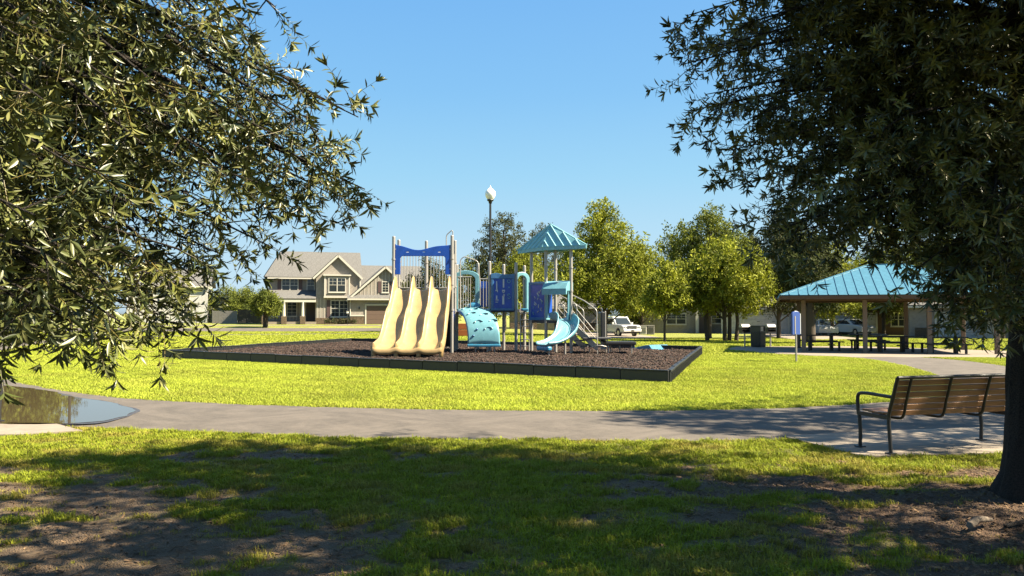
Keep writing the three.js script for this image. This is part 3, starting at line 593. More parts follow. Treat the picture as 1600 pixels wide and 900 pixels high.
T('young_tree', 'small young tree on thin trunk before the grey house', 1038, 52, 5.6, 3.0, YEL, 410, { n: 620, clear: .28, trunk: .09 });
T('broadleaf_tree', 'dark shady tree just left of the pavilion', 1216, 66, 11.0, 7.2, OLV, 411, { n: 1700, lobes: 18, clear: .16 });
T('broadleaf_tree', 'dark trunked tree standing behind the left pavilion post', 1266, 49, 7.6, 4.2, DRK, 412, { n: 1000, lobes: 15, clear: .26, trunk: .36 });
T('broadleaf_tree', 'yellow tree peeping over the left slope of the pavilion roof', 1300, 76, 10, 7, YEL, 413, { n: 1400, clear: .12 });
T('broadleaf_tree', 'green tree behind the middle of the pavilion', 1380, 80, 11.4, 9, MID, 414, { n: 1500, clear: .16 });
T('broadleaf_tree', 'green tree behind the right half of the pavilion', 1480, 74, 10.5, 9, MID, 415, { n: 1500, clear: .2 });
T('broadleaf_tree', 'yellow green tree just left of the big dark trunk', 1566, 66, 8.8, 6, YEL, 416, { n: 1000, clear: .2 });
T('broadleaf_tree', 'dark tree deep in the shade beside the pickup', 985, 94, 10.5, 10, MID, 417, { n: 1200, clear: .02 });
T('broadleaf_tree', 'dark background tree behind the bright stems', 1165, 96, 13, 11, MID, 418, { n: 1300, clear: .05 });
T('broadleaf_tree', 'background tree filling the gap over the grills', 1240, 104, 14, 11, OLV, 419, { n: 1300, clear: .05 });
T('broadleaf_tree', 'background tree far behind the pavilion ridge', 1430, 108, 15, 13, OLV, 420, { n: 1300, clear: .05 });
T('broadleaf_tree', 'background tree at far right behind the trunk', 1590, 100, 14, 12, OLV, 421, { n: 1200, clear: .05 });
const G2 = 'trees beside the beige house';
T('broadleaf_tree', 'dense green tree left of the beige house over the fence', 352, 108, 5.6, 5.6, MID, 431, { n: 800, clear: .02, group: G2 });
T('broadleaf_tree', 'second green tree behind the brown board fence', 386, 104, 5.0, 5, MID, 432, { n: 800, clear: .02, group: G2 });
T('young_tree', 'small forked tree at the corner of the beige porch', 415, 80, 4.0, 3.0, MID, 433, { n: 600, clear: .3, trunk: .16, stems: [[-.12, 0], [.14, .05]], group: G2 });
T('broadleaf_tree', 'tree far left behind the hanging oak leaves', 60, 72, 10.5, 10, DRK, 434, { n: 1200, clear: .06, group: G2 });
T('broadleaf_tree', 'another tree far left mirrored in the puddle', 10, 46, 9.5, 7.5, MID, 435, { n: 1600, clear: .12, group: G2 });
T('broadleaf_tree', 'tree at the far left edge behind the footpath', -60, 52, 10, 8, MID, 436, { n: 1200, clear: .12, group: G2 });
// ---------------------------------------------------------------- playground border
(function border() {
  const root = thing('playground_border', 'low black plastic border around the brown mulch bed', 'border', [BED.B[0], 0, BED.B[1]]);
  const unit = (L, teeth) => ready([rbox(L - .012, .27, .075, 0, .135, 0, .012, 1), rbox(L - .012, .035, .115, 0, .2875, 0, .012, 1), ...[-.38, -.19, 0, .19, .38].flatMap(k => [...(teeth ? [rbox(.045, .25, .02, k * L, .13, .045, .006, 1)] : []), rbox(.045, .25, .02, k * L, .13, -.045, .006, 1)]), cyl(.035, .035, .315, -L / 2 + .06, 0, 0, 10)]);
  const run = (P, Q, n, skip = [], teeth = false) => {
    const dx = (Q[0] - P[0]) / n, dz = (Q[1] - P[1]) / n, L = Math.hypot(dx, dz), g = unit(L, teeth), R = rng(n * 7);
    for (let i = 0; i < n; i++) {
      if (skip.includes(i)) continue;
      const m = part('border_timber', g, M.border, root);
      m.position.set(P[0] + dx * (i + .5) - BED.B[0], (R() - .5) * .022, P[1] + dz * (i + .5) - BED.B[1]); m.rotation.y = Math.atan2(-dz, dx); m.rotation.z = (R() - .5) * .012;
    }
  };
  run(BED.A, BED.B, 16); run(BED.B, BED.C, 12, [], true); run(BED.C, BED.D, 20, [2]); run(BED.D, BED.A, 12);
  const rp = thing('entry_ramp', 'bright blue plastic ramp in the gap of the rear border', 'ramp', [5.85, .1, -33.0], .56);
  part('ramp_surface', extrude([[-.55, -.05], [.75, -.05], [.75, .0], [.55, .2], [.4, .2], [-.55, .03]], 1.0, .015).translate(0, 0, -.5), M.sky2, rp).rotation.y = -Math.PI / 2;
})();
// ---------------------------------------------------------------- play structure
(function play() {
  const root = thing('playground_structure', 'blue and cream playground structure with slides, climber and roofed tower', 'playground', [0, .12, -30]);
  const L = (x, y, z) => V(x, y, z + 30); // world x,z and height over the mulch
  const MULCH = 0;
  function post(x, z, h, r = .062) { const p = part('post', [cyl(r, r, h + .3, 0, -.3, 0, 16), new THREE.SphereGeometry(r * 1.04, 14, 8).scale(1, .6, 1).translate(0, h, 0)], M.steel, root); p.position.copy(L(x, 0, z)); for (const y of [h * .36, h * .58, h * .8]) part('clamp', [cyl(r * 1.28, r * 1.28, .06, 0, y, 0, 14), box(.03, .05, r * 2.9, 0, y + .03, 0)], M.steel, p); return p; }
  function rail(pts, r = .02) { return bent(pts, r, 8, .1); }
  function bars(name, P, Q, y0, y1, n, mat = M.steel, r = .014) {
    const gs = [bar(P.clone().setY(y0), Q.clone().setY(y0), r * 1.4), bar(P.clone().setY(y1), Q.clone().setY(y1), r * 1.4)];
    const m = part(name, gs, mat, root);
    for (let i = 0; i <= n; i++) { const a = P.clone().lerp(Q, (i + .5) / (n + 1)); part('bar', bar(a.clone().setY(y0), a.clone().setY(y1), r), mat, m); }
    return m;
  }
  function deckPlate(pts, y, label) { const m = part('deck', extrude(pts.map(([x, z]) => [x, -(z + 30)]), .05, .008).rotateX(-Math.PI / 2).translate(0, y - .06, 0), M.deck, root); part('deck_edge', pts.map((p, i) => { const q = pts[(i + 1) % pts.length]; return beam(L(p[0], y - .07, p[1]), L(q[0], y - .07, q[1]), .05, .1); }), M.deck, m); }
  // ---- tall tower with the triple slide
  const x0 = -4.50, x1 = -2.28, zf = -29.35, zr = -30.55, D1 = 2.42;
  post(x0, zf, 4.42); post(x1, zf, 4.46); post(x0 + .02, zr, 4.40); post(x1 + .02, zr, 4.38); post((x0 + x1) / 2, zr, 4.36);
  deckPlate([[x0, zf], [x1, zf], [x1, zr], [x0, zr]], D1);
  bars('barrier', L(x0 + .06, 0, zr), L(x1 - .06, 0, zr), D1 + .1, D1 + 1.5, 17);
  bars('barrier', L(x0, 0, zf - .1), L(x0, 0, zr + .1), D1 + .1, D1 + 1.4, 7);
  bars('barrier', L(x1, 0, zf - .1), L(x1, 0, zr + .1), D1 + .1, D1 + 1.4, 7);
  { // blue header with legs over the slide
    const w = (x1 - x0) - .14, pts = [[-w / 2, 0], [-w / 2, 1.14]];
    for (let i = 0; i <= 20; i++) { const t = i / 20; pts.push([lerp(-w / 2 + .02, w / 2 - .02, t), 1.10 - .13 * Math.sin(Math.PI * t) + .05 * Math.sin(Math.PI * 2.2 * t + 2.2) * Math.sin(Math.PI * t) * 1.4]); }
    pts.push([w / 2, 1.1], [w / 2, 0], [w / 2 - .17, 0]);
    pts.push([w / 2 - .17, .62], [w / 2 - .24, .70], [-w / 2 + .24, .70], [-w / 2 + .17, .62], [-w / 2 + .17, 0]);
    const holes = [-.28, .02, .3].map(c => { const h = []; for (let i = 0; i < 10; i++) { const a = i / 10 * 6.283; h.push([c * w + .07 * Math.cos(a), .84 + .03 * Math.sin(a)]); } return h; });
    const m = part('slide_header', extrude(pts, .045, .012, holes), M.blue, root); m.position.copy(L((x0 + x1) / 2, D1 + .58, zf)).add(V(0, 0, -.02));
    part('clamp', [[-1, .95], [1, .95], [-1, .2], [1, .2]].map(([s, y]) => box(.1, .06, .08, s * (w / 2 + .03), y, .02)), M.steel, m);
  }
  part('grab_loop', rail([L(-2.6, D1 + 1.5, zr), L(-2.6, D1 + 2.2, zr), L(-2.35, D1 + 2.42, zr), L(-2.32, D1 + 1.6, zr)]), M.steel, root);
  { // three lanes between four wavy walls
    const prof = new THREE.CatmullRomCurve3([V(0, D1, 0), V(0, D1 + .0, .22), V(0, D1 - .42, .62), V(0, D1 - .92, 1.0), V(0, D1 - 1.13, 1.28), V(0, D1 - 1.58, 1.72), V(0, .44, 2.25), V(0, .35, 2.7), V(0, .33, 3.0)]);
    const fl = v => lerp(1, 1.13, v), skew = v => -.18 * v, cx = (x0 + x1) / 2, lw = .68;
    const P = (s, v, h) => { const p = prof.getPointAt(v); return L(cx + (s * lw) * fl(v) + skew(v), p.y + h, zf + p.z); };
    for (let i = -1; i <= 1; i++) part('slide_lane', shell((u, v) => P(i + (u - .5) * .99, v, .15 * Math.pow(Math.abs(2 * u - 1), 2.4) - .03 - (v > .95 ? (v - .95) * 1.6 : 0)), 12, 44, .045), M.cream, root);
    for (let i = 0; i < 4; i++) {
      const rings = [];
      for (let j = 0; j <= 48; j++) {
        const v = j / 48, s = i - 1.5, w = .065, top = (.23 + .20 * Math.pow(1 - v, 3) + .075 * Math.sin(v * 12.5 + 1.2) * ss(.05, .25, v)) * lerp(.42, 1, ss(1, .8, v)) + .05, bot = -.09 - .2 * ss(.85, 1, v), ring = [];
        for (const [dx, h] of [[-w, bot], [w, bot], [w * 1.15, .04], [w * .75, top * .72], [w * .45, top], [0, top + .02], [-w * .45, top], [-w * .75, top * .72], [-w * 1.15, .04]]) { const p = P(s, v, h); p.x += dx; ring.push(p); }
        rings.push(ring);
      }
      part('slide_wall', loft(rings), M.cream, root);
    }
    part('slide_lip', shell((u, v) => { const a = v * 2.4; return P((u - .5) * 3.06, 1, 0).add(V(0, .06 * Math.pow(Math.abs(Math.sin(u * 3 * Math.PI + Math.PI / 2)), 6) - .12 * (1 - Math.cos(a)) - .03, .05 * Math.sin(a) - .13 * (a > 1.57 ? 1 - Math.sin(a) : 0) + .0)); }, 30, 8, .03), M.cream, root);
    for (const s of [-.9, 0, .9]) part('slide_foot', [bar(P(s, .9, -.05), P(s, .9, 0).setY(-.1), .03), bar(P(s, .62, -.1), P(s, .62, 0).setY(-.1), .03)], M.steel, root);
  }
  // enclosure panel under the tall deck
  part('lower_panel', [rbox(.05, 1.5, .95, 0, .95, 0, .015)], M.blue, root).position.copy(L(x1 - .02, 0, (zf + zr) / 2));
  part('lower_panel', [rbox(.9, 1.9, .05, 0, 1.15, 0, .015)], M.black, root).position.copy(L(x1 - .52, 0, zr));
  // ---- middle deck
  const D2 = 1.68, mf = -30.65, mr = -31.75, mL = -2.26, mM = -.89, mR = .16;
  for (const [x, z, h] of [[mM, mf, 3.55], [mR, mf, 3.5], [-1.40, mr, 3.55], [-.34, mr, 3.5], [mR + .35, mr, 3.45], [mL, mr, 3.5]]) post(x, z, h);
  deckPlate([[mL, mf], [mR, mf], [mR + .35, mr], [mL, mr]], D2);
  const archPanel = (w, h, t, name, mat, pos, ry) => {
    const o = [[-w / 2, 0]], n = 14, hw = w / 2;
    for (let i = 0; i <= n; i++) { const a = Math.PI * (1 - i / n); o.push([hw * Math.cos(a), h - .25 + .25 * Math.sin(a)]); } o.push([hw, 0]);
    o.push([hw - t, 0]); for (let i = 0; i <= n; i++) { const a = Math.PI * (i / n); o.push([(hw - t) * Math.cos(a), h - .25 - t * .7 + .22 * Math.sin(a)]); } o.push([-hw + t, 0]);
    const m = part(name, extrude(o, .1, .02), mat, root); m.position.copy(pos); m.rotation.y = ry; return m;
  };
  archPanel(1.0, 1.62, .13, 'arch_panel', M.sky1, L(-1.86, D2 - .05, mr + .05), 0);
  bars('barrier', L(mL + .08, 0, mf), L(-1.6, 0, mf), D2 - .05, D2 + 1.28, 5);
  part('grab_loop', rail([L(-2.05, D2, mf + .05), L(-2.05, D2 + 1.95, mf + .05), L(-1.9, D2 + 2.1, mf + .05), L(-1.35, D2 + 1.9, mf + .05), L(-1.25, D2 + .9, mf + .05)]), M.steel, root);
  bars('barrier', L(-1.36, 0, mr), L(-.40, 0, mr), D2 + .02, D2 + 1.25, 7, M.steel);
  part('rear_panel', rbox(.95, 1.05, .04, 0, .62, 0, .012), M.blue, root).position.copy(L(-.9, D2, mr - .12));
  { // panel with the carved play pieces
    const m = part('play_panel', [rbox(.92, .1, .07, 0, .05, 0, .02), rbox(.1, 1.3, .07, -.41, .72, 0, .02), rbox(.1, 1.3, .07, .41, .72, 0, .02), extrude([[-.46, 0], [-.46, .17], [-.25, .2], [0, .15], [.25, .14], [.46, .17], [.46, 0]], .07, .01).translate(0, 1.28, -.035)], M.frameBlue, root);
    m.position.copy(L((mM + mR) / 2, D2 - .06, mf + .08));
    part('panel_board', rbox(.74, 1.2, .035, 0, .7, 0, .01), M.blue, m);
    const pc = (w, h, x, y, rz = 0) => box(w, h, .02, x, y, .028, 0, 0, rz);
    part('carved_piece', [pc(.045, .36, -.24, .98), pc(.03, .1, -.21, .78), pc(.06, .05, -.26, .8)], M.white, m);
    part('carved_piece', [pc(.06, .34, .03, 1.08), pc(.12, .05, .03, .8), pc(.025, .1, .0, .74, .5), pc(.025, .1, .06, .74, -.5)], M.white, m);
    part('carved_piece', [pc(.08, .34, .02, .42), pc(.05, .1, .05, .6)], M.white, m);
    part('carved_piece', [pc(.05, .2, -.24, .5), pc(.12, .03, -.22, .42), pc(.1, .03, -.24, .34)], M.white, m);
    part('carved_piece', [new THREE.TorusGeometry(.06, .014, 6, 16).translate(.24, 1.16, .028), new THREE.TorusGeometry(.045, .014, 6, 12, 4.4).translate(.24, .62, .028), new THREE.TorusGeometry(.045, .014, 6, 12, 4.4).rotateZ(3.14).translate(.25, .52, .028), pc(.05, .05, .25, .92)], M.sky1, m);
  }
  { // arched climbing wall
    const tA = L(-1.60, D2 + .02, mf + .02), bA = L(-1.06, .34, -29.25), w = 1.22;
    const C = (u, v) => { const a = v * Math.PI / 2, f = Math.sin(a), g = Math.cos(a), p = V(lerp(tA.x, bA.x, f), lerp(bA.y, tA.y, Math.pow(g, .8)), lerp(tA.z, bA.z, f)); p.x += (u - .5) * w; p.y += .045 * Math.sin(u * Math.PI) - .1 * Math.pow(Math.abs(2 * u - 1), 6) * (1 - v * .6); return p; };
    const m = part('climbing_wall', shell(C, 22, 30, .07), M.sky1, root);
    for (const [u, v] of [[.22, .14], [.62, .10], [.4, .27], [.82, .3], [.25, .43], [.62, .47], [.85, .62], [.38, .66], [.66, .8]]) {
      const p = C(u, v), p2 = C(u, v + .04), t = p2.clone().sub(p).normalize(), h = part('hand_hold', [new THREE.TorusGeometry(.14, .045, 8, 16, Math.PI).scale(1, .7, 1).rotateX(-.2)], M.sky1, m);
      h.position.copy(p).add(V(0, 0, 0)); h.quaternion.setFromUnitVectors(V(0, -1, 0), t); 
    }
    part('grip_hole', [[.3, .80], [.18, .9]].map(([u, v]) => { const p = C(u, v); return new THREE.SphereGeometry(.05, 12, 8).scale(1, .8, .5).translate(p.x, p.y, p.z + .02); }), M.frameBlue, m);
    part('wall_base', rbox(w + .04, .1, .16, bA.x, .3, bA.z - .04, .03), M.sky2, m);
    for (const s of [-.35, .1, .38]) part('wall_foot', bar(V(bA.x + s, .3, bA.z - .06), V(bA.x + s + .04, -.1, bA.z - .1), .024), M.steel, m);
    part('blue_hump', [new THREE.SphereGeometry(.26, 18, 10).scale(1, .7, .4).translate(-1.5, D2 + .1, mf + 30 - .1)], M.sky2, root);
  }
  // orange panel standing in for an unidentified object behind the arch
  part('orange_stand_in', [rbox(1.0, .26, .05, 0, .95, 0, .012), rbox(1.0, .26, .05, 0, .67, 0, .012)], M.orange, root).position.copy(L(-2.35, 0, -33.6));
  part('stand_in_legs', [-.45, .45].map(k => cyl(.03, .03, 1.1, k, 0, -.05)), M.steel, root).position.copy(L(-2.35, 0, -33.6));
  archPanel(.66, 1.6, .11, 'arch_panel', M.sky1, L(.36, D2 - .1, -31.5), .5);
  // ladder and small links between middle deck and roofed tower
  for (const dx of [0, .34]) part('ladder_rail', bar(L(.34 + dx, -.1, -30.75 + dx * .3), L(.34 + dx, D2 + .25, -30.95 + dx * .3), .022), M.steel, root);
  for (let i = 0; i < 6; i++) part('rung', bar(L(.34, .22 + i * .26, -30.77), L(.68, .22 + i * .26, -30.67), .018), M.steel, root);
  part('grip_step', rbox(.3, .1, .2, .5, D2 - .02, -30.7 + 30, .03), M.sky2, root);
  // ---- roofed tower, a square turned 30 degrees
  const ph = Math.PI / 6, S = 1.07, Fp = [1.31, -29.8], e1 = [Math.cos(ph) * S, Math.sin(ph) * S], e2 = [-Math.sin(ph) * S, -Math.cos(ph) * S];
  const Q = (a, b) => [Fp[0] + e1[0] * a + e2[0] * b, Fp[1] + e1[1] * a + e2[1] * b];
  const D3 = 1.26, H3 = 4.02;
  for (const [a, b] of [[0, 0], [1, 0], [0, 1], [1, 1]]) { const [x, z] = Q(a, b); post(x, z, H3); }
  deckPlate([Q(0, 0), Q(1, 0), Q(1, 1), Q(0, 1)], D3);
  { // ribbed hip roof
    const o = .36, E = [[-o, -o], [1 + o, -o], [1 + o, 1 + o], [-o, 1 + o]].map(([a, b]) => { const [x, z] = Q(a, b); return L(x, H3 + .02, z); }), [cx, cz] = Q(.5, .5), A = L(cx, H3 + .92, cz);
    for (let i = 0; i < 4; i++) {
      const a = E[i], b = E[(i + 1) % 4], n = b.clone().sub(a).cross(A.clone().sub(a)).normalize(); if (n.y < 0) n.negate();
      const th = .035, g = loft([[a, b, A].map(p => p.clone()), [a, b, A].map(p => p.clone().addScaledVector(n, th))]);
      const m = part('roof_panel', g, M.towerRoof, root);
      part('roof_rib', [.14, .32, .5, .68, .86].map(t => { const f = a.clone().lerp(b, t), hgt = 1 - Math.abs(2 * t - 1) * .98, up = A.clone().sub(a.clone().lerp(b, .5)); return beam(f.clone().addScaledVector(n, th + .01), f.clone().addScaledVector(up, hgt * .97).addScaledVector(n, th + .01), .04, .05); }), M.towerRoof, m);
      part('hip_cap', beam(a.clone().addScaledVector(n, th), A.clone().add(V(0, th, 0)), .06, .05), M.towerRoof, m);
      part('eave_trim', beam(a.clone().add(V(0, -.05, 0)), b.clone().add(V(0, -.05, 0)), .04, .12), M.towerRoof, m);
    }
  }
  { // blue maze panel on the left front side
    const c = Q(0, .5), m = part('play_panel', [rbox(.9, .12, .07, 0, .06, 0, .02), rbox(.9, .12, .07, 0, 1.44, 0, .02), rbox(.12, 1.26, .07, -.39, .75, 0, .02), rbox(.12, 1.26, .07, .39, .75, 0, .02)], M.frameBlue, root);
    m.position.copy(L(c[0], D3 - .02, c[1])).add(V(-.03, 0, .03)); m.rotation.y = -(Math.PI / 2 - ph) + .35;
    part('panel_board', rbox(.68, 1.28, .04, 0, .75, 0, .01), M.blue, m);
    const R = rng(6); for (let i = 0; i < 16; i++) part('carved_piece', box(.03, .07 + .1 * R(), .02, (R() - .5) * .42, .28 + .9 * (i / 16), .03, 0, 0, (R() - .5) * 2), i % 4 ? M.white : M.sky1, m);
  }
  { // hood over the small slide
    const c = Q(.5, 0), m = new THREE.Group(); m.name = 'slide_hood'; m.position.copy(L(c[0], D3, c[1])); m.rotation.y = -ph; root.add(m);
    part('hood_side', [rbox(.07, 1.25, .32, -.46, .62, .02, .03), ], M.sky1, m); part('hood_side', rbox(.07, 1.25, .14, .46, .62, .06, .03), M.sky1, m);
    part('hood_top', extrude([[-.2, 1.1], [-.2, 1.42], [0, 1.47], [.2, 1.40], [.38, 1.18], [.38, .98], [.33, .98], [.3, 1.12]], 1.0, .02).translate(0, 0, -.5), M.sky1, m).rotation.y = -Math.PI / 2;
    part('hood_inner', rbox(.03, 1.0, .26, -.41, .6, -.12, .01), M.blue, m);
  }
  { // small curved slide
    const s = Q(.5, 0), cur = new THREE.CatmullRomCurve3([L(s[0], D3, s[1] - .05), L(s[0] + .2, D3 - .12, s[1] + .5), L(s[0] + .30, .95, s[1] + 1.0), L(s[0] + .15, .68, s[1] + 1.55), L(s[0] - .35, .42, s[1] + 2.05), L(s[0] - .72, .37, s[1] + 2.3)]);
    const hw = .40;
    part('curved_slide', shell((u, v) => {
      const p = cur.getPointAt(v), t = cur.getTangentAt(v); t.y = 0; t.normalize(); const side = V(-t.z, 0, t.x), k = 2 * u - 1, wall = (.12 + .26 * Math.sin(Math.min(1, v * 1.15 + .18) * Math.PI) + (k > 0 ? .1 * Math.sin(v * Math.PI) : 0));
      return p.clone().addScaledVector(side, hw * Math.sign(k) * (Math.abs(k) < .75 ? Math.abs(k) / .75 * .86 : .86 + .14 * (Math.abs(k) - .75) * 4)).add(V(0, wall * Math.pow(Math.abs(k), 4.5) - (k < 0 ? .02 * Math.sin(v * 3.14) : 0), 0));
    }, 26, 40, .05), M.sky1, root);
    const ep = cur.getPointAt(.97); part('slide_exit_lip', rbox(.7, .16, .2, 0, -.1, 0, .06, 3), M.sky2, root).position.copy(ep); root.children.at(-1).rotation.y = -.95;
    for (const t of [.9, .6]) { const p = cur.getPointAt(t); part('slide_foot', bar(p.clone().add(V(0, -.06, 0)), p.clone().setY(-.1), .035), M.steel, root); }
  }
  { // stairs with rails on the right side of the tower
    const a = Q(1, .5), n = V(e1[0] / S, 0, e1[1] / S), sd = V(e2[0] / S, 0, e2[1] / S), foot = 1.15, A = L(a[0], 0, a[1]);
    for (const k of [-.42, .42]) {
      const o = A.clone().addScaledVector(sd, k);
      part('stringer', beam(o.clone().setY(D3 - .1), o.clone().addScaledVector(n, foot).setY(.22), .045, .2), M.steel, root);
      part('hand_rail', rail([o.clone().setY(D3 + 1.0), o.clone().addScaledVector(n, foot * .55).setY(D3 + .72), o.clone().addScaledVector(n, foot * .98).setY(D3 + .38), o.clone().addScaledVector(n, foot).setY(-.1)], .021), M.steel, root);
      for (const h of [.72, .48, .24]) part('guard_bar', bar(o.clone().addScaledVector(n, .06).setY(D3 + h - .05), o.clone().addScaledVector(n, foot).setY(h + .02), .013), M.steel, root);
      part('hand_rail', rail([o.clone().addScaledVector(n, .05).setY(D3 - .2), o.clone().addScaledVector(n, .05).setY(D3 + .62), o.clone().addScaledVector(n, .3).setY(D3 + .6), o.clone().addScaledVector(n, .34).setY(D3 - .35)], .018), M.steel, root);
    }
    for (let i = 0; i < 5; i++) { const t = (i + .6) / 5, p = A.clone().addScaledVector(n, foot * t).setY(D3 - (D3 - .2) * t); const st = part('step', box(.28, .04, .84), M.deck, root); st.position.copy(p); st.rotation.y = Math.atan2(-n.z, n.x); }
    // transfer deck and lower step deck
    part('transfer_deck', rbox(1.05, .07, .95, 0, .58, 0, .02), M.deck, root).position.copy(A.clone().addScaledVector(n, foot + .35).add(V(-.1, 0, -.35)));
    const tp = A.clone().addScaledVector(n, foot + .35);
    for (const [i, j] of [[-.4, .3], [.3, .3], [.3, -.4]]) part('deck_leg', bar(tp.clone().add(V(i, .56, j - .35)), tp.clone().add(V(i + .05, -.1, j - .35)), .02), M.steel, root);
    part('foot_loop', rail([tp.clone().add(V(-.35, .25, .1)), tp.clone().add(V(0, .33, .25)), tp.clone().add(V(.35, .25, .1))], .018), M.steel, root);
  }
  const lp = L(4.05, 0, -29.2); part('step_deck', rbox(1.15, .12, .8, 0, .40, 0, .03), M.black, root).position.copy(lp);
  for (const [i, j] of [[-.45, .3], [.05, -.3], [.42, .25], [-.3, -.3]]) part('deck_leg', bar(lp.clone().add(V(i, .36, j)), lp.clone().add(V(i, -.1, j)), .022), M.steel, root);
  { const p = part('upright_panel', rbox(.16, 1.15, .5, 0, 1.0, 0, .05), M.black, root); p.position.copy(L(3.42, 0, -29.6)); p.rotation.y = .12; part('panel_edge', rbox(.05, 1.2, .06, .1, 1.0, .22, .02), M.steel, p); part('panel_foot', rbox(.2, .32, .2, .04, .3, .14, .03), M.white, p); }
})();
// ---------------------------------------------------------------- benches
function bench(name, label, p, turn) {
  const o = thing(name, label, 'bench', p, turn, 'slatted benches by the path'), W = 1.80; // local: back faces +z (towards the viewer), seat towards -z
  for (const s of [-1, 1]) {
    const x = s * (W / 2), f = part('side_frame', [bent([V(x, 0, .03), V(x, .22, .015), V(x, .44, .0), V(x, .90, .15)], .021, 8, .08), bent([V(x, 0, -.46), V(x, .2, -.45), V(x, .43, -.47)], .021, 8, .05), bent([V(x, .42, -.48), V(x, .66, -.50), V(x, .68, -.36), V(x, .67, .06)], .021, 8, .12), beam(V(x, .42, .02), V(x, .42, -.49), .035, .045)], M.darkSteel, o);
    part('foot_plate', [box(.09, .012, .09, x, .006, .03), box(.09, .012, .09, x, .006, -.46)], M.darkSteel, f);
  }
  for (const k of [-.41, -.1, .21, .44]) part('strap', tube([V(k * W + .01, .425, -.44), V(k * W + .01, .40, -.1), V(k * W + .01, .42, .02), V(k * W + .01, .62, .085), V(k * W + .01, .89, .165)], .016, 24, 6), M.darkSteel, o);
  part('top_rail', bar(V(-W / 2, .905, .152), V(W / 2, .905, .152), .022, 10), M.darkSteel, o);
  for (let i = 0; i < 6; i++) { const t = i / 6, m = part('back_slat', rbox(W - .05, .0695, .026, 0, 0, 0, .008), M.slat, o); m.position.set(0, .475 + t * .44, lerp(.005, .125, t)); m.rotation.x = .29; }
  for (let i = 0; i < 5; i++) { const m = part('seat_slat', rbox(W - .05, .026, .078, 0, 0, 0, .006), M.slat, o); m.position.set(0, .452 + .006 * Math.abs(i - 2), -.04 - i * .092); }
  o.scale.y = .95; return o;
}
{
  const u = V(5.69 - 4.07, 0, -(9.62 - 9.16)).normalize(), turn = Math.atan2(-u.z, u.x), rl = V(4.26, .03, -8.75);
  const o = V(.9, 0, -.03).applyAxisAngle(V(0, 1, 0), turn), p = rl.clone().add(o);
  bench('park_bench', 'wooden slatted bench with black frame on concrete pad beside the trunk', [p.x, .032, p.z], turn);
  const t2 = -.08, c = V(-7.54 - .9, .036, -11.0); bench('park_bench', 'bench at the left edge beside the puddle, only its armrest showing', [c.x, c.y, c.z], t2);
}
// ---------------------------------------------------------------- fallen branch piece by the trunk
{
  const o = thing('fallen_branch', 'short pale broken branch on bare soil below the dark trunk', 'branch', [3.45, .05, -5.75]);
  part('wood', taper([V(-.14, .02, .1), V(-.05, .04, .03), V(.03, .035, -.02), V(.14, .01, -.1)], .026, .015, 18, 9, .5, 4), std({ color: rgb(.17, .132, .1), roughness: .9, map: rep(woodT, .2) }), o);
  const r = thing('tree_root', 'thin exposed root running over the soil below the trunk', 'root', [4.0, .03, -5.9]);
  part('root_wood', taper([V(-.35, .0, .12), V(-.1, .03, .04), V(.15, .03, -.1), V(.4, .04, -.45)], .015, .03, 16, 7, .2, 8), M.bark, r);
}
// ---------------------------------------------------------------- sign, grills, bin
{
  const d = 25.8, x = gx(1243, d), s = thing('post_sign', 'narrow blue park sign with rounded top on a thin post', 'sign', [x, groundY(x, -d), -d], .55);
  part('post', cyl(.03, .03, .98, 0, -.05, 0, 10), M.steel, s);
  const sh = []; for (let i = 0; i <= 10; i++) { const a = Math.PI * i / 10; sh.push([.19 * Math.cos(a), .66 + .1 * Math.sin(a)]); }
  const b = part('sign_panel', extrude([[-.19, 0], [.19, 0], ...sh], .05, .008).translate(0, .93, -.03), M.signBlue, s);
  part('panel_rim', [rbox(.03, .68, .075, .2, 1.28, -.005, .008), tube(sh.slice(0, 7).map(([a, y]) => V(a, y + .935, -.005)), .016, 14, 8)], M.white, s);
  part('sign_stripe', box(.045, .6, .006, -.07, 1.24, .036), M.grayWall, s);
}
function grill(label, px, d, turn) {
  const x = gx(px, d), g = thing('park_grill', label, 'grill', [x, groundY(x, -d) + .02, -d], turn, 'park grills by the trash can');
  part('post', cyl(.045, .045, .82, 0, -.05, 0, 10), M.steel, g);
  const f = part('firebox', [box(.5, .02, .36, 0, .78, 0), box(.5, .3, .02, 0, .93, -.18), box(.02, .3, .36, -.25, .93, 0), box(.02, .3, .36, .25, .93, 0), box(.5, .07, .02, 0, .81, .18)], M.darkSteel, g);
  for (let i = 0; i < 8; i++) part('grate_bar', bar(V(-.22 + i * .063, .98, -.17), V(-.22 + i * .063, .98, .2), .008, 6), M.steel, f);
  part('hood', new THREE.CylinderGeometry(.2, .2, .5, 16, 1, false, 0, Math.PI).rotateZ(Math.PI / 2).translate(0, 1.08, -.02), M.steel, g);
  return g;
}
grill('park grill with curved hood left of the trash can', 1163, 44, .2);
grill('park grill right of the trash can', 1203, 44, .2);
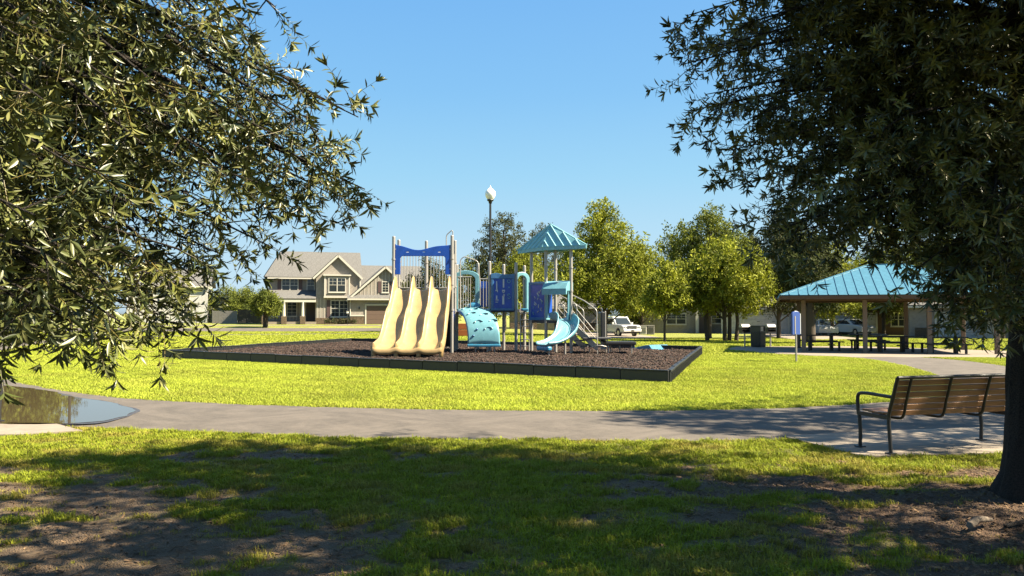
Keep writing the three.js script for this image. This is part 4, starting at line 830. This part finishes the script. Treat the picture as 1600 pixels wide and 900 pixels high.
{
  const d = 43.2, x = gx(1184, d), t = thing('trash_can', 'square dark ribbed trash can with open hooded top', 'trash can', [x, groundY(x, -d) + .02, -d], .72);
  part('body', rbox(.58, .82, .58, 0, .43, 0, .02), M.border, t);
  for (let k = 0; k < 4; k++) for (let i = 0; i < 6; i++) { const a = k * Math.PI / 2, r = part('rib', box(.06, .76, .03), M.border, t); r.position.set(Math.cos(a) * .295 - Math.sin(a) * (-.235 + i * .094), .43, -Math.sin(a) * .295 - Math.cos(a) * (-.235 + i * .094)); r.rotation.y = a + Math.PI / 2; }
  part('hood', [rbox(.62, .06, .62, 0, 1.17, 0, .02), ...[[-1, -1], [1, -1], [1, 1], [-1, 1]].map(([a, b]) => box(.09, .32, .09, a * .25, 1.0, b * .25)), box(.62, .05, .62, 0, .865, 0), box(.02, .3, .5, -.28, 1, 0)], M.border, t);
}
// ---------------------------------------------------------------- lamp posts
function lamp(label, px, d, H) {
  const x = gx(px, d), o = thing('lamp_post', label, 'lamp post', [x, groundY(x, -d), -d], 0, 'tall lamp posts with acorn globes');
  part('pole', [cyl(.19, .17, .35, 0, 0, 0, 16), cyl(.14, .09, .5, 0, .35, 0, 16), cyl(.085, .06, H - 1.75, 0, .85, 0, 14)], M.black, o);
  part('collar', new THREE.LatheGeometry([[.06, 0], [.1, .03], [.09, .1], [.17, .16], [.19, .22], [.0, .22]].map(p => new THREE.Vector2(...p)), 18).translate(0, H - .92, 0), M.black, o);
  const g = part('globe', new THREE.LatheGeometry([[.14, 0], [.2, .06], [.27, .2], [.29, .32], [.26, .45], [.16, .56], [.08, .62], [0, .64]].map(p => new THREE.Vector2(...p)), 24).translate(0, H - .70, 0), M.lampGlass, o);
  part('finial', [new THREE.LatheGeometry([[.08, 0], [.05, .04], [.02, .08], [.035, .11], [.0, .18]].map(p => new THREE.Vector2(...p)), 12).translate(0, H - .09, 0)], M.lampGlass, g);
  return o;
}
lamp('tall black lamp post with pale acorn globe behind the playground', 766, 42, 8.55);
lamp('far lamp post whose small globe shows above the blue panel', 776, 98, 8.3);
lamp('lamp post hidden by the left oak, mirrored in the puddle', 112, 42, 8.2);
// ---------------------------------------------------------------- pavilion
(function pavilion() {
  const Pa = V(13.75, 0, -36.5), Pd = V(21.3, 0, -34.0), u = Pd.clone().sub(Pa), W = u.length(); u.normalize();
  const turn = Math.atan2(-u.z, u.x), gy = -.23, root = thing('picnic_pavilion', 'open picnic pavilion with blue metal hip roof on wooden posts', 'pavilion', [Pa.x, gy, Pa.z], turn), Dp = 6.2, E = 2.62, o = 1.05, RH = 1.62;
  for (let i = 0; i < 4; i++) for (const b of [0, 1]) { if (b && (i === 1)) continue; const p = part('wooden_post', rbox(.19, E - .12, .19, W * i / 3, (E - .12) / 2, -Dp * b, .015), M.post, root); part('post_base', rbox(.25, .06, .25, W * i / 3, .03, -Dp * b, .01), M.darkSteel, p); }
  for (const z of [0, -Dp]) part('beam', rbox(W + 1.2, .3, .14, W / 2, E - .02, z, .01), M.wood, root);
  for (const x of [0, W / 3, 2 * W / 3, W]) part('cross_beam', rbox(.12, .24, Dp + 1.0, x, E + .12, -Dp / 2, .01), M.wood, root);
  const e = [V(-o, E + .06, o), V(W + o, E + .06, o), V(W + o, E + .06, -Dp - o), V(-o, E + .06, -Dp - o)], hip = (Dp + 2 * o) / 2, r0 = V(-o + hip * 1.02, E + RH, -Dp / 2), r1 = V(W + o - hip * 1.02, E + RH, -Dp / 2);
  const slope = (name, pts, along, n) => {
    const nn = pts[1].clone().sub(pts[0]).cross(pts.at(-1).clone().sub(pts[0])).normalize(); if (nn.y < 0) nn.negate();
    const m = part(name, loft([pts.map(p => p.clone()), pts.map(p => p.clone().addScaledVector(nn, .05))]), M.teal, root);
    const a = pts[0], b = pts[1], q = pts.length > 3 ? pts[3] : pts[2], c = pts[2];
    for (let i = 0; i <= n; i++) {
      const t = i / n, f = a.clone().lerp(b, t), LEN = a.distanceTo(b), s = t * LEN, hipL = pts.length > 3 ? hip : LEN / 2, up = Math.min(1, Math.min(s, LEN - s) / hipL);
      if (up < .03) continue; const mid = pts.length > 3 ? q.clone().lerp(c, .5) : q, em = a.clone().lerp(b, .5), dirUp = mid.clone().sub(em);
      part('standing_seam', beam(f.clone().addScaledVector(nn, .06), f.clone().addScaledVector(dirUp, up * .985).addScaledVector(nn, .06), .035, .045), M.teal, m);
    }
    part('soffit', loft([pts.map(p => p.clone().addScaledVector(nn, -.03)), pts.map(p => p.clone().addScaledVector(nn, -.06))]), M.wood, m);
  };
  slope('roof_slope', [e[0], e[1], r1, r0], 'x', 24); slope('roof_slope', [e[2], e[3], r0, r1], 'x', 24); slope('roof_slope', [e[1], e[2], r1], 'z', 18); slope('roof_slope', [e[3], e[0], r0], 'z', 18);
  for (let i = 0; i < 4; i++) part('fascia', beam(e[i].clone().add(V(0, -.08, 0)), e[(i + 1) % 4].clone().add(V(0, -.08, 0)), .05, .17), M.wood, root);
  part('ridge_cap', [beam(r0.clone().add(V(0, .06, 0)), r1.clone().add(V(0, .06, 0)), .12, .06), ...[[e[0], r0], [e[1], r1], [e[2], r1], [e[3], r0]].map(([a, b]) => beam(a.clone().add(V(0, .05, 0)), b.clone().add(V(0, .06, 0)), .09, .05))], M.teal, root);
  const w2 = (lx, lz) => V(lx, 0, lz).applyAxisAngle(V(0, 1, 0), turn).add(V(Pa.x, gy, Pa.z));
  function picnic(label, lx, lz, rot) {
    const p = w2(lx, lz), t = thing('picnic_table', label, 'picnic table', [p.x, gy + .02, p.z], turn + rot, 'picnic tables under the pavilion');
    part('table_top', rbox(1.85, .05, .75, 0, .76, 0, .015), M.darkSteel, t);
    for (const s of [-1, 1]) { const b = part('seat', rbox(1.85, .05, .28, 0, .46, s * .72, .012), M.darkSteel, t); for (const k of [-.7, .7]) part('seat_leg', box(.09, .44, .09, k, .22, s * .72), M.darkSteel, b); }
    for (const k of [-.5, .5]) part('pedestal', [rbox(.13, .74, .3, k, .37, 0, .01), box(.07, .06, 1.3, k, .3, 0)], M.darkSteel, t);
    return t;
  }
  picnic('picnic table left of the second pavilion post', .9, -2.6, .15);
  picnic('picnic table between second and third pavilion posts', 4.0, -1.9, .2);
  picnic('picnic table right of the third pavilion post', 6.0, -.75, .1);
  picnic('picnic table at the back of the pavilion', 3.3, -4.8, 0);
})();
// ---------------------------------------------------------------- houses
function windowUnit(parent, w, h, x, y, z, o = {}) { // facing +z, y = sill height
  const t = .09, m = part('window', [box(w, t, .1, x, y + t / 2, z), box(w, t, .1, x, y + h - t / 2, z), box(t, h - 2 * t, .1, x - w / 2 + t / 2, y + h / 2, z), box(t, h - 2 * t, .1, x + w / 2 - t / 2, y + h / 2, z), box(w - 2 * t, .05, .08, x, y + h / 2, z), ...(o.double ? [box(.1, h - 2 * t, .11, x, y + h / 2, z)] : [])], M.trim, parent);
  const half = o.double ? [-1, 1] : [0];
  for (const s of half) for (const v of [0, 1]) {
    const pw = (o.double ? w / 2 : w) - t * 1.2, cx = x + s * w / 4, cy = y + h * (v ? .73 : .27);
    part('pane', box(pw, h / 2 - t, .03, cx, cy, z - .015), M.glassDark, m);
    if (v || o.grid) part('muntin', [box(.025, h / 2 - t, .02, cx, cy, z + .012), box(pw, .025, .02, cx, cy, z + .012)], M.trim, m);
  }
  if (o.shutters) for (const s of [-1, 1]) part('shutter', rbox(.42, h, .06, x + s * (w / 2 + .24), y + h / 2, z, .01), M.shutter, m);
  part('sill', box(w + .1, .07, .16, x, y - .035, z + .03), M.trim, m);
  return m;
}
function slab(pts, t) { const n = pts[1].clone().sub(pts[0]).cross(pts[2].clone().sub(pts[0])).normalize(); if (n.y < 0) n.negate(); return loft([pts, pts.map(p => p.clone().addScaledVector(n, t))]); }
function gableX(x0, x1, z0, z1, ye, yr, ov, hipL = 0) { // ridge along x; z0 front
  const zc = (z0 + z1) / 2, dz = (z0 - z1) / 2, dr = (yr - ye) / dz * ov;
  const f = [V(x0 - ov, ye - dr, z0 + ov), V(x1 + ov, ye - dr, z0 + ov), V(x1 + ov, yr, zc), V(x0 - ov + hipL, yr, zc)], b = [V(x1 + ov, ye - dr, z1 - ov), V(x0 - ov, ye - dr, z1 - ov), V(x0 - ov + hipL, yr, zc), V(x1 + ov, yr, zc)];
  const out = [slab(f, .14), slab(b, .14)]; if (hipL) out.push(slab([V(x0 - ov, ye - dr, z1 - ov), V(x0 - ov, ye - dr, z0 + ov), V(x0 - ov + hipL, yr, zc)], .14)); return out;
}
function gableZ(x0, x1, z0, z1, ye, yr, ov) { // ridge along z; z0 front
  const xc = (x0 + x1) / 2, dx = (x1 - x0) / 2, dr = (yr - ye) / dx * ov;
  return [slab([V(x0 - ov, ye - dr, z1), V(x0 - ov, ye - dr, z0 + ov), V(xc, yr, z0 + ov), V(xc, yr, z1)], .14), slab([V(x1 + ov, ye - dr, z0 + ov), V(x1 + ov, ye - dr, z1), V(xc, yr, z1), V(xc, yr, z0 + ov)], .14)];
}
function rake(x0, x1, z, ye, yr, ov) { const xc = (x0 + x1) / 2, dx = (x1 - x0) / 2, dr = (yr - ye) / dx * ov; return [beam(V(x0 - ov, ye - dr - .06, z), V(xc, yr - .06, z), .06, .22), beam(V(x1 + ov, ye - dr - .06, z), V(xc, yr - .06, z), .06, .22)]; }
(function beigeHouse() {
  const d = 92, x = gx(520, d), h = thing('beige_house', 'two storey beige house with grey roof, porch and brown garage door', 'house', [x, groundY(x, -d), -d], .26);
  // main block, porch front set back
  part('wall', box(10.4, 5.9, 8.4, -2.2, 2.95, -5.8), M.siding, h);
  part('roof', gableX(-7.4, 3.1, -1.6, -10, 5.85, 8.9, .45, 1.7), M.shingle, h);
  part('gutter', [box(5.6, .16, .14, -4.7, 5.46, -1.06)], M.trim, h);
  // middle bay with its gable
  part('wall', [box(5.0, 5.7, 2.4, .55, 2.85, -.6), extrude([[-1.95, 5.7], [3.05, 5.7], [.55, 8.05]], .6).translate(0, 0, .0)], M.siding2, h);
  const r2 = part('roof', gableZ(-1.95, 3.05, .6, -5.8, 5.75, 8.15, .35), M.shingle, h); part('rake_board', rake(-1.95, 3.05, .98, 5.75, 8.15, .35), M.trim, r2);
  part('batten', Array.from({ length: 13 }, (_, i) => box(.05, 2.6, .03, -1.8 + i * .39, 1.8, .615)), M.trim, h);
  part('stone_skirt', rbox(5.1, .75, .3, .55, .38, .66, .03), M.stone, h);
  // upper box window
  const bay = part('window_box', [box(2.9, 2.5, .5, .45, 4.45, .85)], M.siding2, h); part('box_roof', [box(3.2, .16, .75, .45, 5.78, .92)], M.trim, bay); part('box_trim', [box(3.05, .18, .55, .45, 3.2, .87), box(.16, 2.5, .54, -.95, 4.45, .87), box(.16, 2.5, .54, 1.85, 4.45, .87)], M.trim, bay);
  windowUnit(h, 2.0, 1.75, .45, 3.75, 1.12, { double: true });
  windowUnit(h, 2.05, 2.0, .75, .85, .64, { double: true, grid: true, shutters: true });
  windowUnit(h, 1.95, 1.75, -4.95, 3.75, -1.58, { double: true, shutters: true });
  windowUnit(h, .95, 1.75, -2.55, 3.75, -1.58, {});
  // porch
  part('porch_roof', [slab([V(-7.9, 2.95, 1.0), V(-1.95, 2.95, 1.0), V(-1.95, 3.95, -1.6), V(-7.9, 3.95, -1.6)], .12)], M.shingle, h);
  part('porch_beam', [box(5.9, .32, .2, -4.9, 2.75, .85), box(.2, .32, 2.5, -7.75, 2.75, -.4)], M.trim, h);
  part('porch_floor', box(6.0, .3, 2.5, -4.9, .15, -.35), M.concrete, h);
  for (const px of [-7.7, -5.55, -3.45]) { const c = part('porch_column', loft([[-.16, -.16], [.16, -.16], [.16, .16], [-.16, .16]].length ? [[.19, .95], [.13, 2.6]].map(([r, y]) => [V(px - r, y, .85 + r), V(px + r, y, .85 + r), V(px + r, y, .85 - r), V(px - r, y, .85 - r)]) : []), M.trim, h); part('stone_pier', rbox(.62, .95, .62, px, .475, .85, .04), M.stone, c); }
  const dr = part('front_door', rbox(1.1, 2.3, .08, -2.5, 1.45, -1.54, .02), M.brown, h); part('door_frame', [box(.1, 2.4, .1, -3.12, 1.5, -1.53), box(.1, 2.4, .1, -1.97, 1.5, -1.53), box(1.3, .1, .1, -2.55, 2.72, -1.53)], M.trim, dr);
  windowUnit(h, 1.2, 1.8, -4.7, .9, -1.56, { grid: true }); windowUnit(h, 1.0, 1.8, -6.6, .9, -1.56, {});
  part('batten', Array.from({ length: 12 }, (_, i) => box(.05, 2.3, .03, -7.2 + i * .38, 1.6, -1.585)), M.trim, h);
  // garage wing
  part('wall', [box(8.3, 3.1, 8, 6.05, 1.55, -2.6), extrude([[1.9, 3.1], [10.2, 3.1], [6.05, 6.7]], .4).translate(0, 0, .98)], M.siding2, h);
  const r3 = part('roof', gableZ(1.9, 10.2, 1.38, -5.8, 3.15, 6.85, .4), M.shingle, h); part('rake_board', rake(1.9, 10.2, 1.8, 3.15, 6.85, .4), M.trim, r3);
  part('roof', gableX(3.2, 11, -1.6, -10, 4.6, 7.3, .3), M.shingle, h); part('wall', box(7.6, 4.5, 8.2, 7.0, 2.25, -5.9), M.siding2, h);
  part('batten', Array.from({ length: 19 }, (_, i) => { const bx = 2.3 + i * .42, top = 3.1 + 3.5 * (1 - Math.abs(bx - 6.05) / 4.15); return box(.05, Math.max(.1, top - 3.3), .03, bx, (3.35 + top) / 2, 1.395); }), M.trim, h);
  part('skirt_roof', [slab([V(1.6, 3.02, 2.0), V(10.5, 3.02, 2.0), V(10.5, 3.4, 1.38), V(1.6, 3.4, 1.38)], .08)], M.shingle, h); part('fascia', box(8.9, .2, .08, 6.05, 2.95, 1.98), M.trim, h);
  windowUnit(h, .85, 1.35, 6.05, 3.75, 1.42, { shutters: true, grid: true });
  const g = part('garage_door', Array.from({ length: 4 }, (_, i) => rbox(4.9, .52, .06, 6.3, .28 + i * .535, 1.42, .02)), M.garage, h); part('garage_frame', [box(.16, 2.3, .12, 3.76, 1.15, 1.44), box(.16, 2.3, .12, 8.84, 1.15, 1.44), box(5.24, .16, .12, 6.3, 2.3, 1.44)], M.trim, g); part('door_handle', box(.3, .05, .05, 6.3, .5, 1.48), M.darkSteel, g);
  part('stone_skirt', rbox(1.6, .95, .28, 2.75, .47, 1.48, .03), M.stone, h); part('stone_cap', box(1.65, .14, .34, 2.75, 1.02, 1.5), M.trim, h);
  part('wall_lamp', rbox(.14, .3, .14, 3.0, 1.9, 1.46, .02), M.darkSteel, h); part('downspout', [cyl(.06, .06, 2.8, 1.95, .1, 1.5, 8), cyl(.06, .06, 5.2, 3.12, .3, .7, 8)], M.trim, h);
  const R = rng(8);
  for (let i = 0; i < 5; i++) {
    const lx = -.6 + i * .75, p = V(lx, 0, 1.5).applyAxisAngle(V(0, 1, 0), .26).add(V(x, groundY(x, -d), -d)), s = thing('shrub', ['dark shrub nearest the porch of the beige house', 'dark shrub under the lower window, second from the porch', 'dark middle shrub under the lower window', 'dark shrub under the window, second from the garage', 'dark shrub nearest the garage of the beige house'][i], 'shrub', [p.x, p.y, p.z], 0, 'shrubs under the beige house window');
    const im = new THREE.InstancedMesh(CLUMPS[i % 3], farLeaf, 46), m = new THREE.Matrix4(), q = new THREE.Quaternion();
    for (let k = 0; k < 46; k++) { const v = V(R() - .5, R() * .6, R() - .5).normalize().multiplyScalar(.36 * Math.cbrt(R())); q.setFromEuler(new THREE.Euler(R() * 6, R() * 6, 0)); m.compose(v.add(V(0, .25, 0)), q, V(.6, .6, .6)); im.setMatrixAt(k, m); im.setColorAt(k, rgb(.05 + .03 * R(), .05 + .03 * R(), .03)); }
    im.name = 'leaves'; im.userData.kind = 'stuff'; s.add(im); part('stem', cyl(.03, .02, .3, 0, 0, 0, 6), M.barkFar, s);
  }
  const yl = V(1.5, 0, 4.2).applyAxisAngle(V(0, 1, 0), .26).add(V(x, groundY(x, -d), -d)), y = thing('yard_lamp', 'small dark yard lamp on the lawn before the beige house', 'lamp', [yl.x, yl.y, yl.z]); part('pole', cyl(.04, .03, 1.3, 0, 0, 0, 8), M.black, y); part('lantern', rbox(.2, .28, .2, 0, 1.42, 0, .03), M.lampGlass, y); part('cap', new THREE.ConeGeometry(.2, .14, 6).translate(0, 1.63, 0), M.black, y);
})();
function plainHouse(name, label, px, d, turn, W, wallH, wallMat, o = {}) {
  const x = gx(px, d), h = thing(name, label, 'house', [x, groundY(x, -d), -d], turn), Dz = o.deep || 9;
  part('wall', [box(W, wallH, Dz, 0, wallH / 2, -Dz / 2), extrude([[-Dz / 2, 0], [Dz / 2, 0], [0, Dz * .24]], W - .1).rotateY(Math.PI / 2).translate(-W / 2 + .05, wallH, -Dz / 2)], wallMat, h);
  const r = part('roof', gableX(-W / 2, W / 2, 0, -Dz, wallH, wallH + Dz * .25, .45), M.shingle, h); part('fascia', [box(W + .9, .18, .08, 0, wallH - .28, .47)], M.trim, r);
  for (const [wx, wy, ww, wh, op] of o.windows || []) windowUnit(h, ww, wh, wx, wy, .03, op || { double: ww > 1.3 });
  for (const gxx of o.garages || []) { const g = part('garage_door', Array.from({ length: 4 }, (_, i) => rbox(4.6, .52, .06, gxx, .28 + i * .535, .05, .02)), o.garageMat || M.whiteWall, h); part('garage_frame', [box(.16, 2.3, .12, gxx - 2.4, 1.15, .05), box(.16, 2.3, .12, gxx + 2.4, 1.15, .05), box(4.96, .16, .12, gxx, 2.3, .05)], M.trim, g); part('door_handle', [box(.3, .05, .05, gxx - .8, 1.4, .1), box(.3, .05, .05, gxx + .8, 1.4, .1)], M.darkSteel, g); }
  for (const dx of o.doors || []) { const g = part('front_door', rbox(1, 2.1, .08, dx, 1.1, .05, .02), M.brown, h); part('door_frame', [box(.1, 2.2, .1, dx - .55, 1.1, .05), box(.1, 2.2, .1, dx + .55, 1.1, .05), box(1.2, .1, .1, dx, 2.25, .05)], M.trim, g); }
  for (const cx of o.columns || []) part('porch_column', box(.3, wallH - .3, .3, cx, (wallH - .3) / 2, .5), M.trim, h);
  for (const [sx, sw] of o.stone || []) part('stone_skirt', rbox(sw, .95, .25, sx, .47, .12, .03), M.stone, h);
  return h;
}
plainHouse('white_house', 'white house behind the left oak leaves', 262, 104, .3, 10, 5.2, M.whiteWall, { windows: [[-2.5, 3.2, 1.6, 1.5], [2, 3.2, 1.6, 1.5], [2, .8, 1.6, 1.5]] });
plainHouse('white_shed', 'low white outbuilding behind the fence left of the beige house', 352, 108, .2, 7, 2.2, M.whiteWall, { windows: [[0, .9, 1, 1]], deep: 6 });
plainHouse('tan_house', 'tan house with stone base glimpsed behind the playground stairs', 868, 92, -.05, 11, 3.0, M.siding2, { windows: [[-2.6, .9, 1.6, 1.5], [1, .9, 1.6, 1.5]], stone: [[3.8, 3.2], [-3.8, 3.2]] });
plainHouse('grey_house', 'grey house behind the bright trees with white columns', 1096, 90, -.12, 13.5, 5.0, M.grayWall, { windows: [[-2.9, 1.0, 2.3, 1.3], [1.7, 1.1, 1.2, 1.2], [-4, 3.3, 1.4, 1.4]], columns: [-.6, .9, 3.2], doors: [.2], garages: [] });
plainHouse('white_garage_house', 'pale house behind the grills with a white garage front', 1214, 86, -.25, 12, 3.1, M.whiteWall, { garages: [-1.2], windows: [[3.6, .9, 1.4, 1.5]] });
plainHouse('brown_house', 'brown brick house seen beneath the pavilion roof', 1395, 82, -.3, 14, 3.1, M.wood, { garages: [-4], windows: [[.5, .9, 1.5, 1.5, { double: true, shutters: true }], [4.2, .9, 1.5, 1.5]], doors: [2.4] });
plainHouse('tan_garage_house', 'house with white garage door just left of the dark trunk', 1530, 68, -.42, 11, 3.1, M.siding, { garages: [-1.0], windows: [[3.6, .9, 1.4, 1.5]], stone: [[-4.3, 1.5]] });
// utility boxes beside the grey house
for (const [px, label] of [[1004, 'pale utility cabinet by the grey house wall'], [1016, 'grey air conditioner unit at the corner of the grey house']]) { const d = 84, x = gx(px, d), o = thing('utility_box', label, 'utility box', [x, groundY(x, -d), -d]); part('cabinet', rbox(.75, .95, .75, 0, .47, 0, .04), px < 1010 ? M.trim : M.grayWall, o); part('lid', rbox(.8, .06, .8, 0, .97, 0, .02), M.grayWall, o); for (let i = 0; i < 5; i++) part('louvre', box(.6, .04, .02, 0, .2 + i * .14, .385), M.darkSteel, o); }
function fence(label, x0, x1, d, mat, h) {
  const o = thing('board_fence', label, 'fence', [x0, groundY(x0, -d), -d]), n = Math.round((x1 - x0) / 2.4), w = (x1 - x0) / n;
  const g = ready(Array.from({ length: 16 }, (_, i) => box(w / 16 - .015, h + .05 * (i % 2), .02, (i + .5) * w / 16, h / 2, 0)));
  for (let i = 0; i < n; i++) { const p = part('fence_panel', g, mat, o); p.position.x = i * w; part('fence_post', box(.1, h + .12, .1, i * w, h / 2, -.07), mat, o); }
}
fence('brown board fence left of the beige house porch', gx(372, 98), gx(420, 98), 98, M.fence, 1.75);
fence('pale board fence left of the brown one', gx(332, 99), gx(371, 99), 99, M.grayWall, 1.6);
fence('dark board fence behind the parked pickup', gx(985, 96), gx(1012, 96), 96, M.fence, 1.9);
// ---------------------------------------------------------------- vehicles
function wheel(o, x, y, z, r, w) { const t = part('wheel', new THREE.TorusGeometry(r * .76, r * .27, 10, 22).scale(1, 1, w / (r * .54)).translate(x, y, z), M.tyre, o); part('rim', new THREE.CylinderGeometry(r * .58, r * .58, w * .8, 18).rotateX(Math.PI / 2).translate(x, y, z), M.rim, t); }
function pickup(label, px, d, turn) { // front towards +x, then turned
  const x = gx(px, d), o = thing('pickup_truck', label, 'truck', [x, groundY(x, -d) + .03, -d], turn), W = 1.95;
  const body = [[-2.75, .55], [-2.75, 1.12], [-.75, 1.14], [1.15, 1.16], [2.45, 1.08], [2.72, .95], [2.76, .55], [2.25, .5], [2.1, .82], [1.75, .95], [1.4, .82], [1.25, .5], [-1.25, .5], [-1.4, .82], [-1.75, .95], [-2.1, .82], [-2.25, .5]];
  part('body', extrude(body, W - .12, .06).translate(0, 0, -(W - .12) / 2), M.car, o);
  const cab = [[-.95, 1.12], [-.85, 1.82], [.45, 1.86], [1.2, 1.14]];
  part('cab', extrude(cab, W - .38, .08).translate(0, 0, -(W - .38) / 2), M.car, o);
  part('windshield', slab([V(1.27, 1.2, .76), V(1.27, 1.2, -.76), V(.62, 1.80, -.66), V(.62, 1.80, .66)], .02), M.glassDark, o);
  for (const s of [-1, 1]) { part('side_window', extrude([[-.72, 1.2], [-.68, 1.72], [.38, 1.74], [.88, 1.2]], .012).translate(0, 0, s * (W / 2 - .108) - .006), M.glassDark, o); part('mirror', rbox(.1, .2, .2, .95, 1.28, s * (W / 2 + .08), .03), M.car, o); part('headlight', rbox(.08, .22, .34, 2.76, .92, s * .72, .03), M.chrome, o); for (const wx of [-1.75, 1.75]) wheel(o, wx, .39, s * (W / 2 - .14), .39, .25); }
  part('grille', [rbox(.08, .3, 1.0, 2.78, .92, 0, .02), box(.1, .04, 1.0, 2.79, .92, 0)], M.darkSteel, o); part('grille_bar', box(.1, .05, 1.02, 2.8, .86, 0), M.chrome, o);
  part('bumper', rbox(.2, .24, W, 2.82, .62, 0, .05), M.car, o); part('lower_valance', rbox(.14, .16, W - .2, 2.76, .45, 0, .03), M.darkSteel, o); part('number_plate', box(.02, .12, .32, 2.93, .62, 0), M.darkSteel, o);
  return o;
}
pickup('white pickup truck parked on the drive under trees', 965, 76, -1.2);
function suv(label, px, d, turn) {
  const x = gx(px, d), o = thing('parked_car', label, 'car', [x, groundY(x, -d) + .03, -d], turn, 'white cars beyond the pavilion'), W = 1.85;
  part('body', extrude([[-2.3, .5], [-2.35, .95], [-2.2, 1.05], [-1, 1.08], [1.0, 1.05], [2.1, .92], [2.32, .72], [2.3, .42], [1.85, .35], [1.72, .65], [1.4, .76], [1.08, .65], [.95, .32], [-.95, .32], [-1.08, .65], [-1.4, .76], [-1.72, .65], [-1.85, .38]], W - .14, .07).translate(0, 0, -(W - .14) / 2), M.car, o);
  part('cabin', extrude([[-2.1, 1.02], [-1.75, 1.5], [-1.2, 1.62], [.1, 1.6], [.98, 1.04]], W - .44, .07).translate(0, 0, -(W - .44) / 2), M.car, o);
  part('windshield', slab([V(1.05, 1.1, .68), V(1.05, 1.1, -.68), V(.28, 1.57, -.6), V(.28, 1.57, .6)], .02), M.glassDark, o);
  for (const s of [-1, 1]) { part('side_window', extrude([[-1.75, 1.1], [-1.5, 1.45], [-1.1, 1.52], [0, 1.5], [.62, 1.1]], .012).translate(0, 0, s * (W / 2 - .145) - .006), M.glassDark, o); part('headlight', rbox(.1, .14, .34, 2.22, .8, s * .66, .03), M.chrome, o); for (const wx of [-1.4, 1.4]) wheel(o, wx, .34, s * (W / 2 - .12), .34, .22); }
  part('grille', rbox(.06, .2, .8, 2.34, .68, 0, .02), M.darkSteel, o);
  return o;
}
suv('white car parked left of the second pavilion post', 1290, 78, -1.85);
suv('white car behind the picnic table, mostly hidden', 1332, 82, -1.3);
scene.traverse(o => { if (o.isMesh) { o.castShadow = true; o.receiveShadow = true; } });
renderer.render(scene, camera);
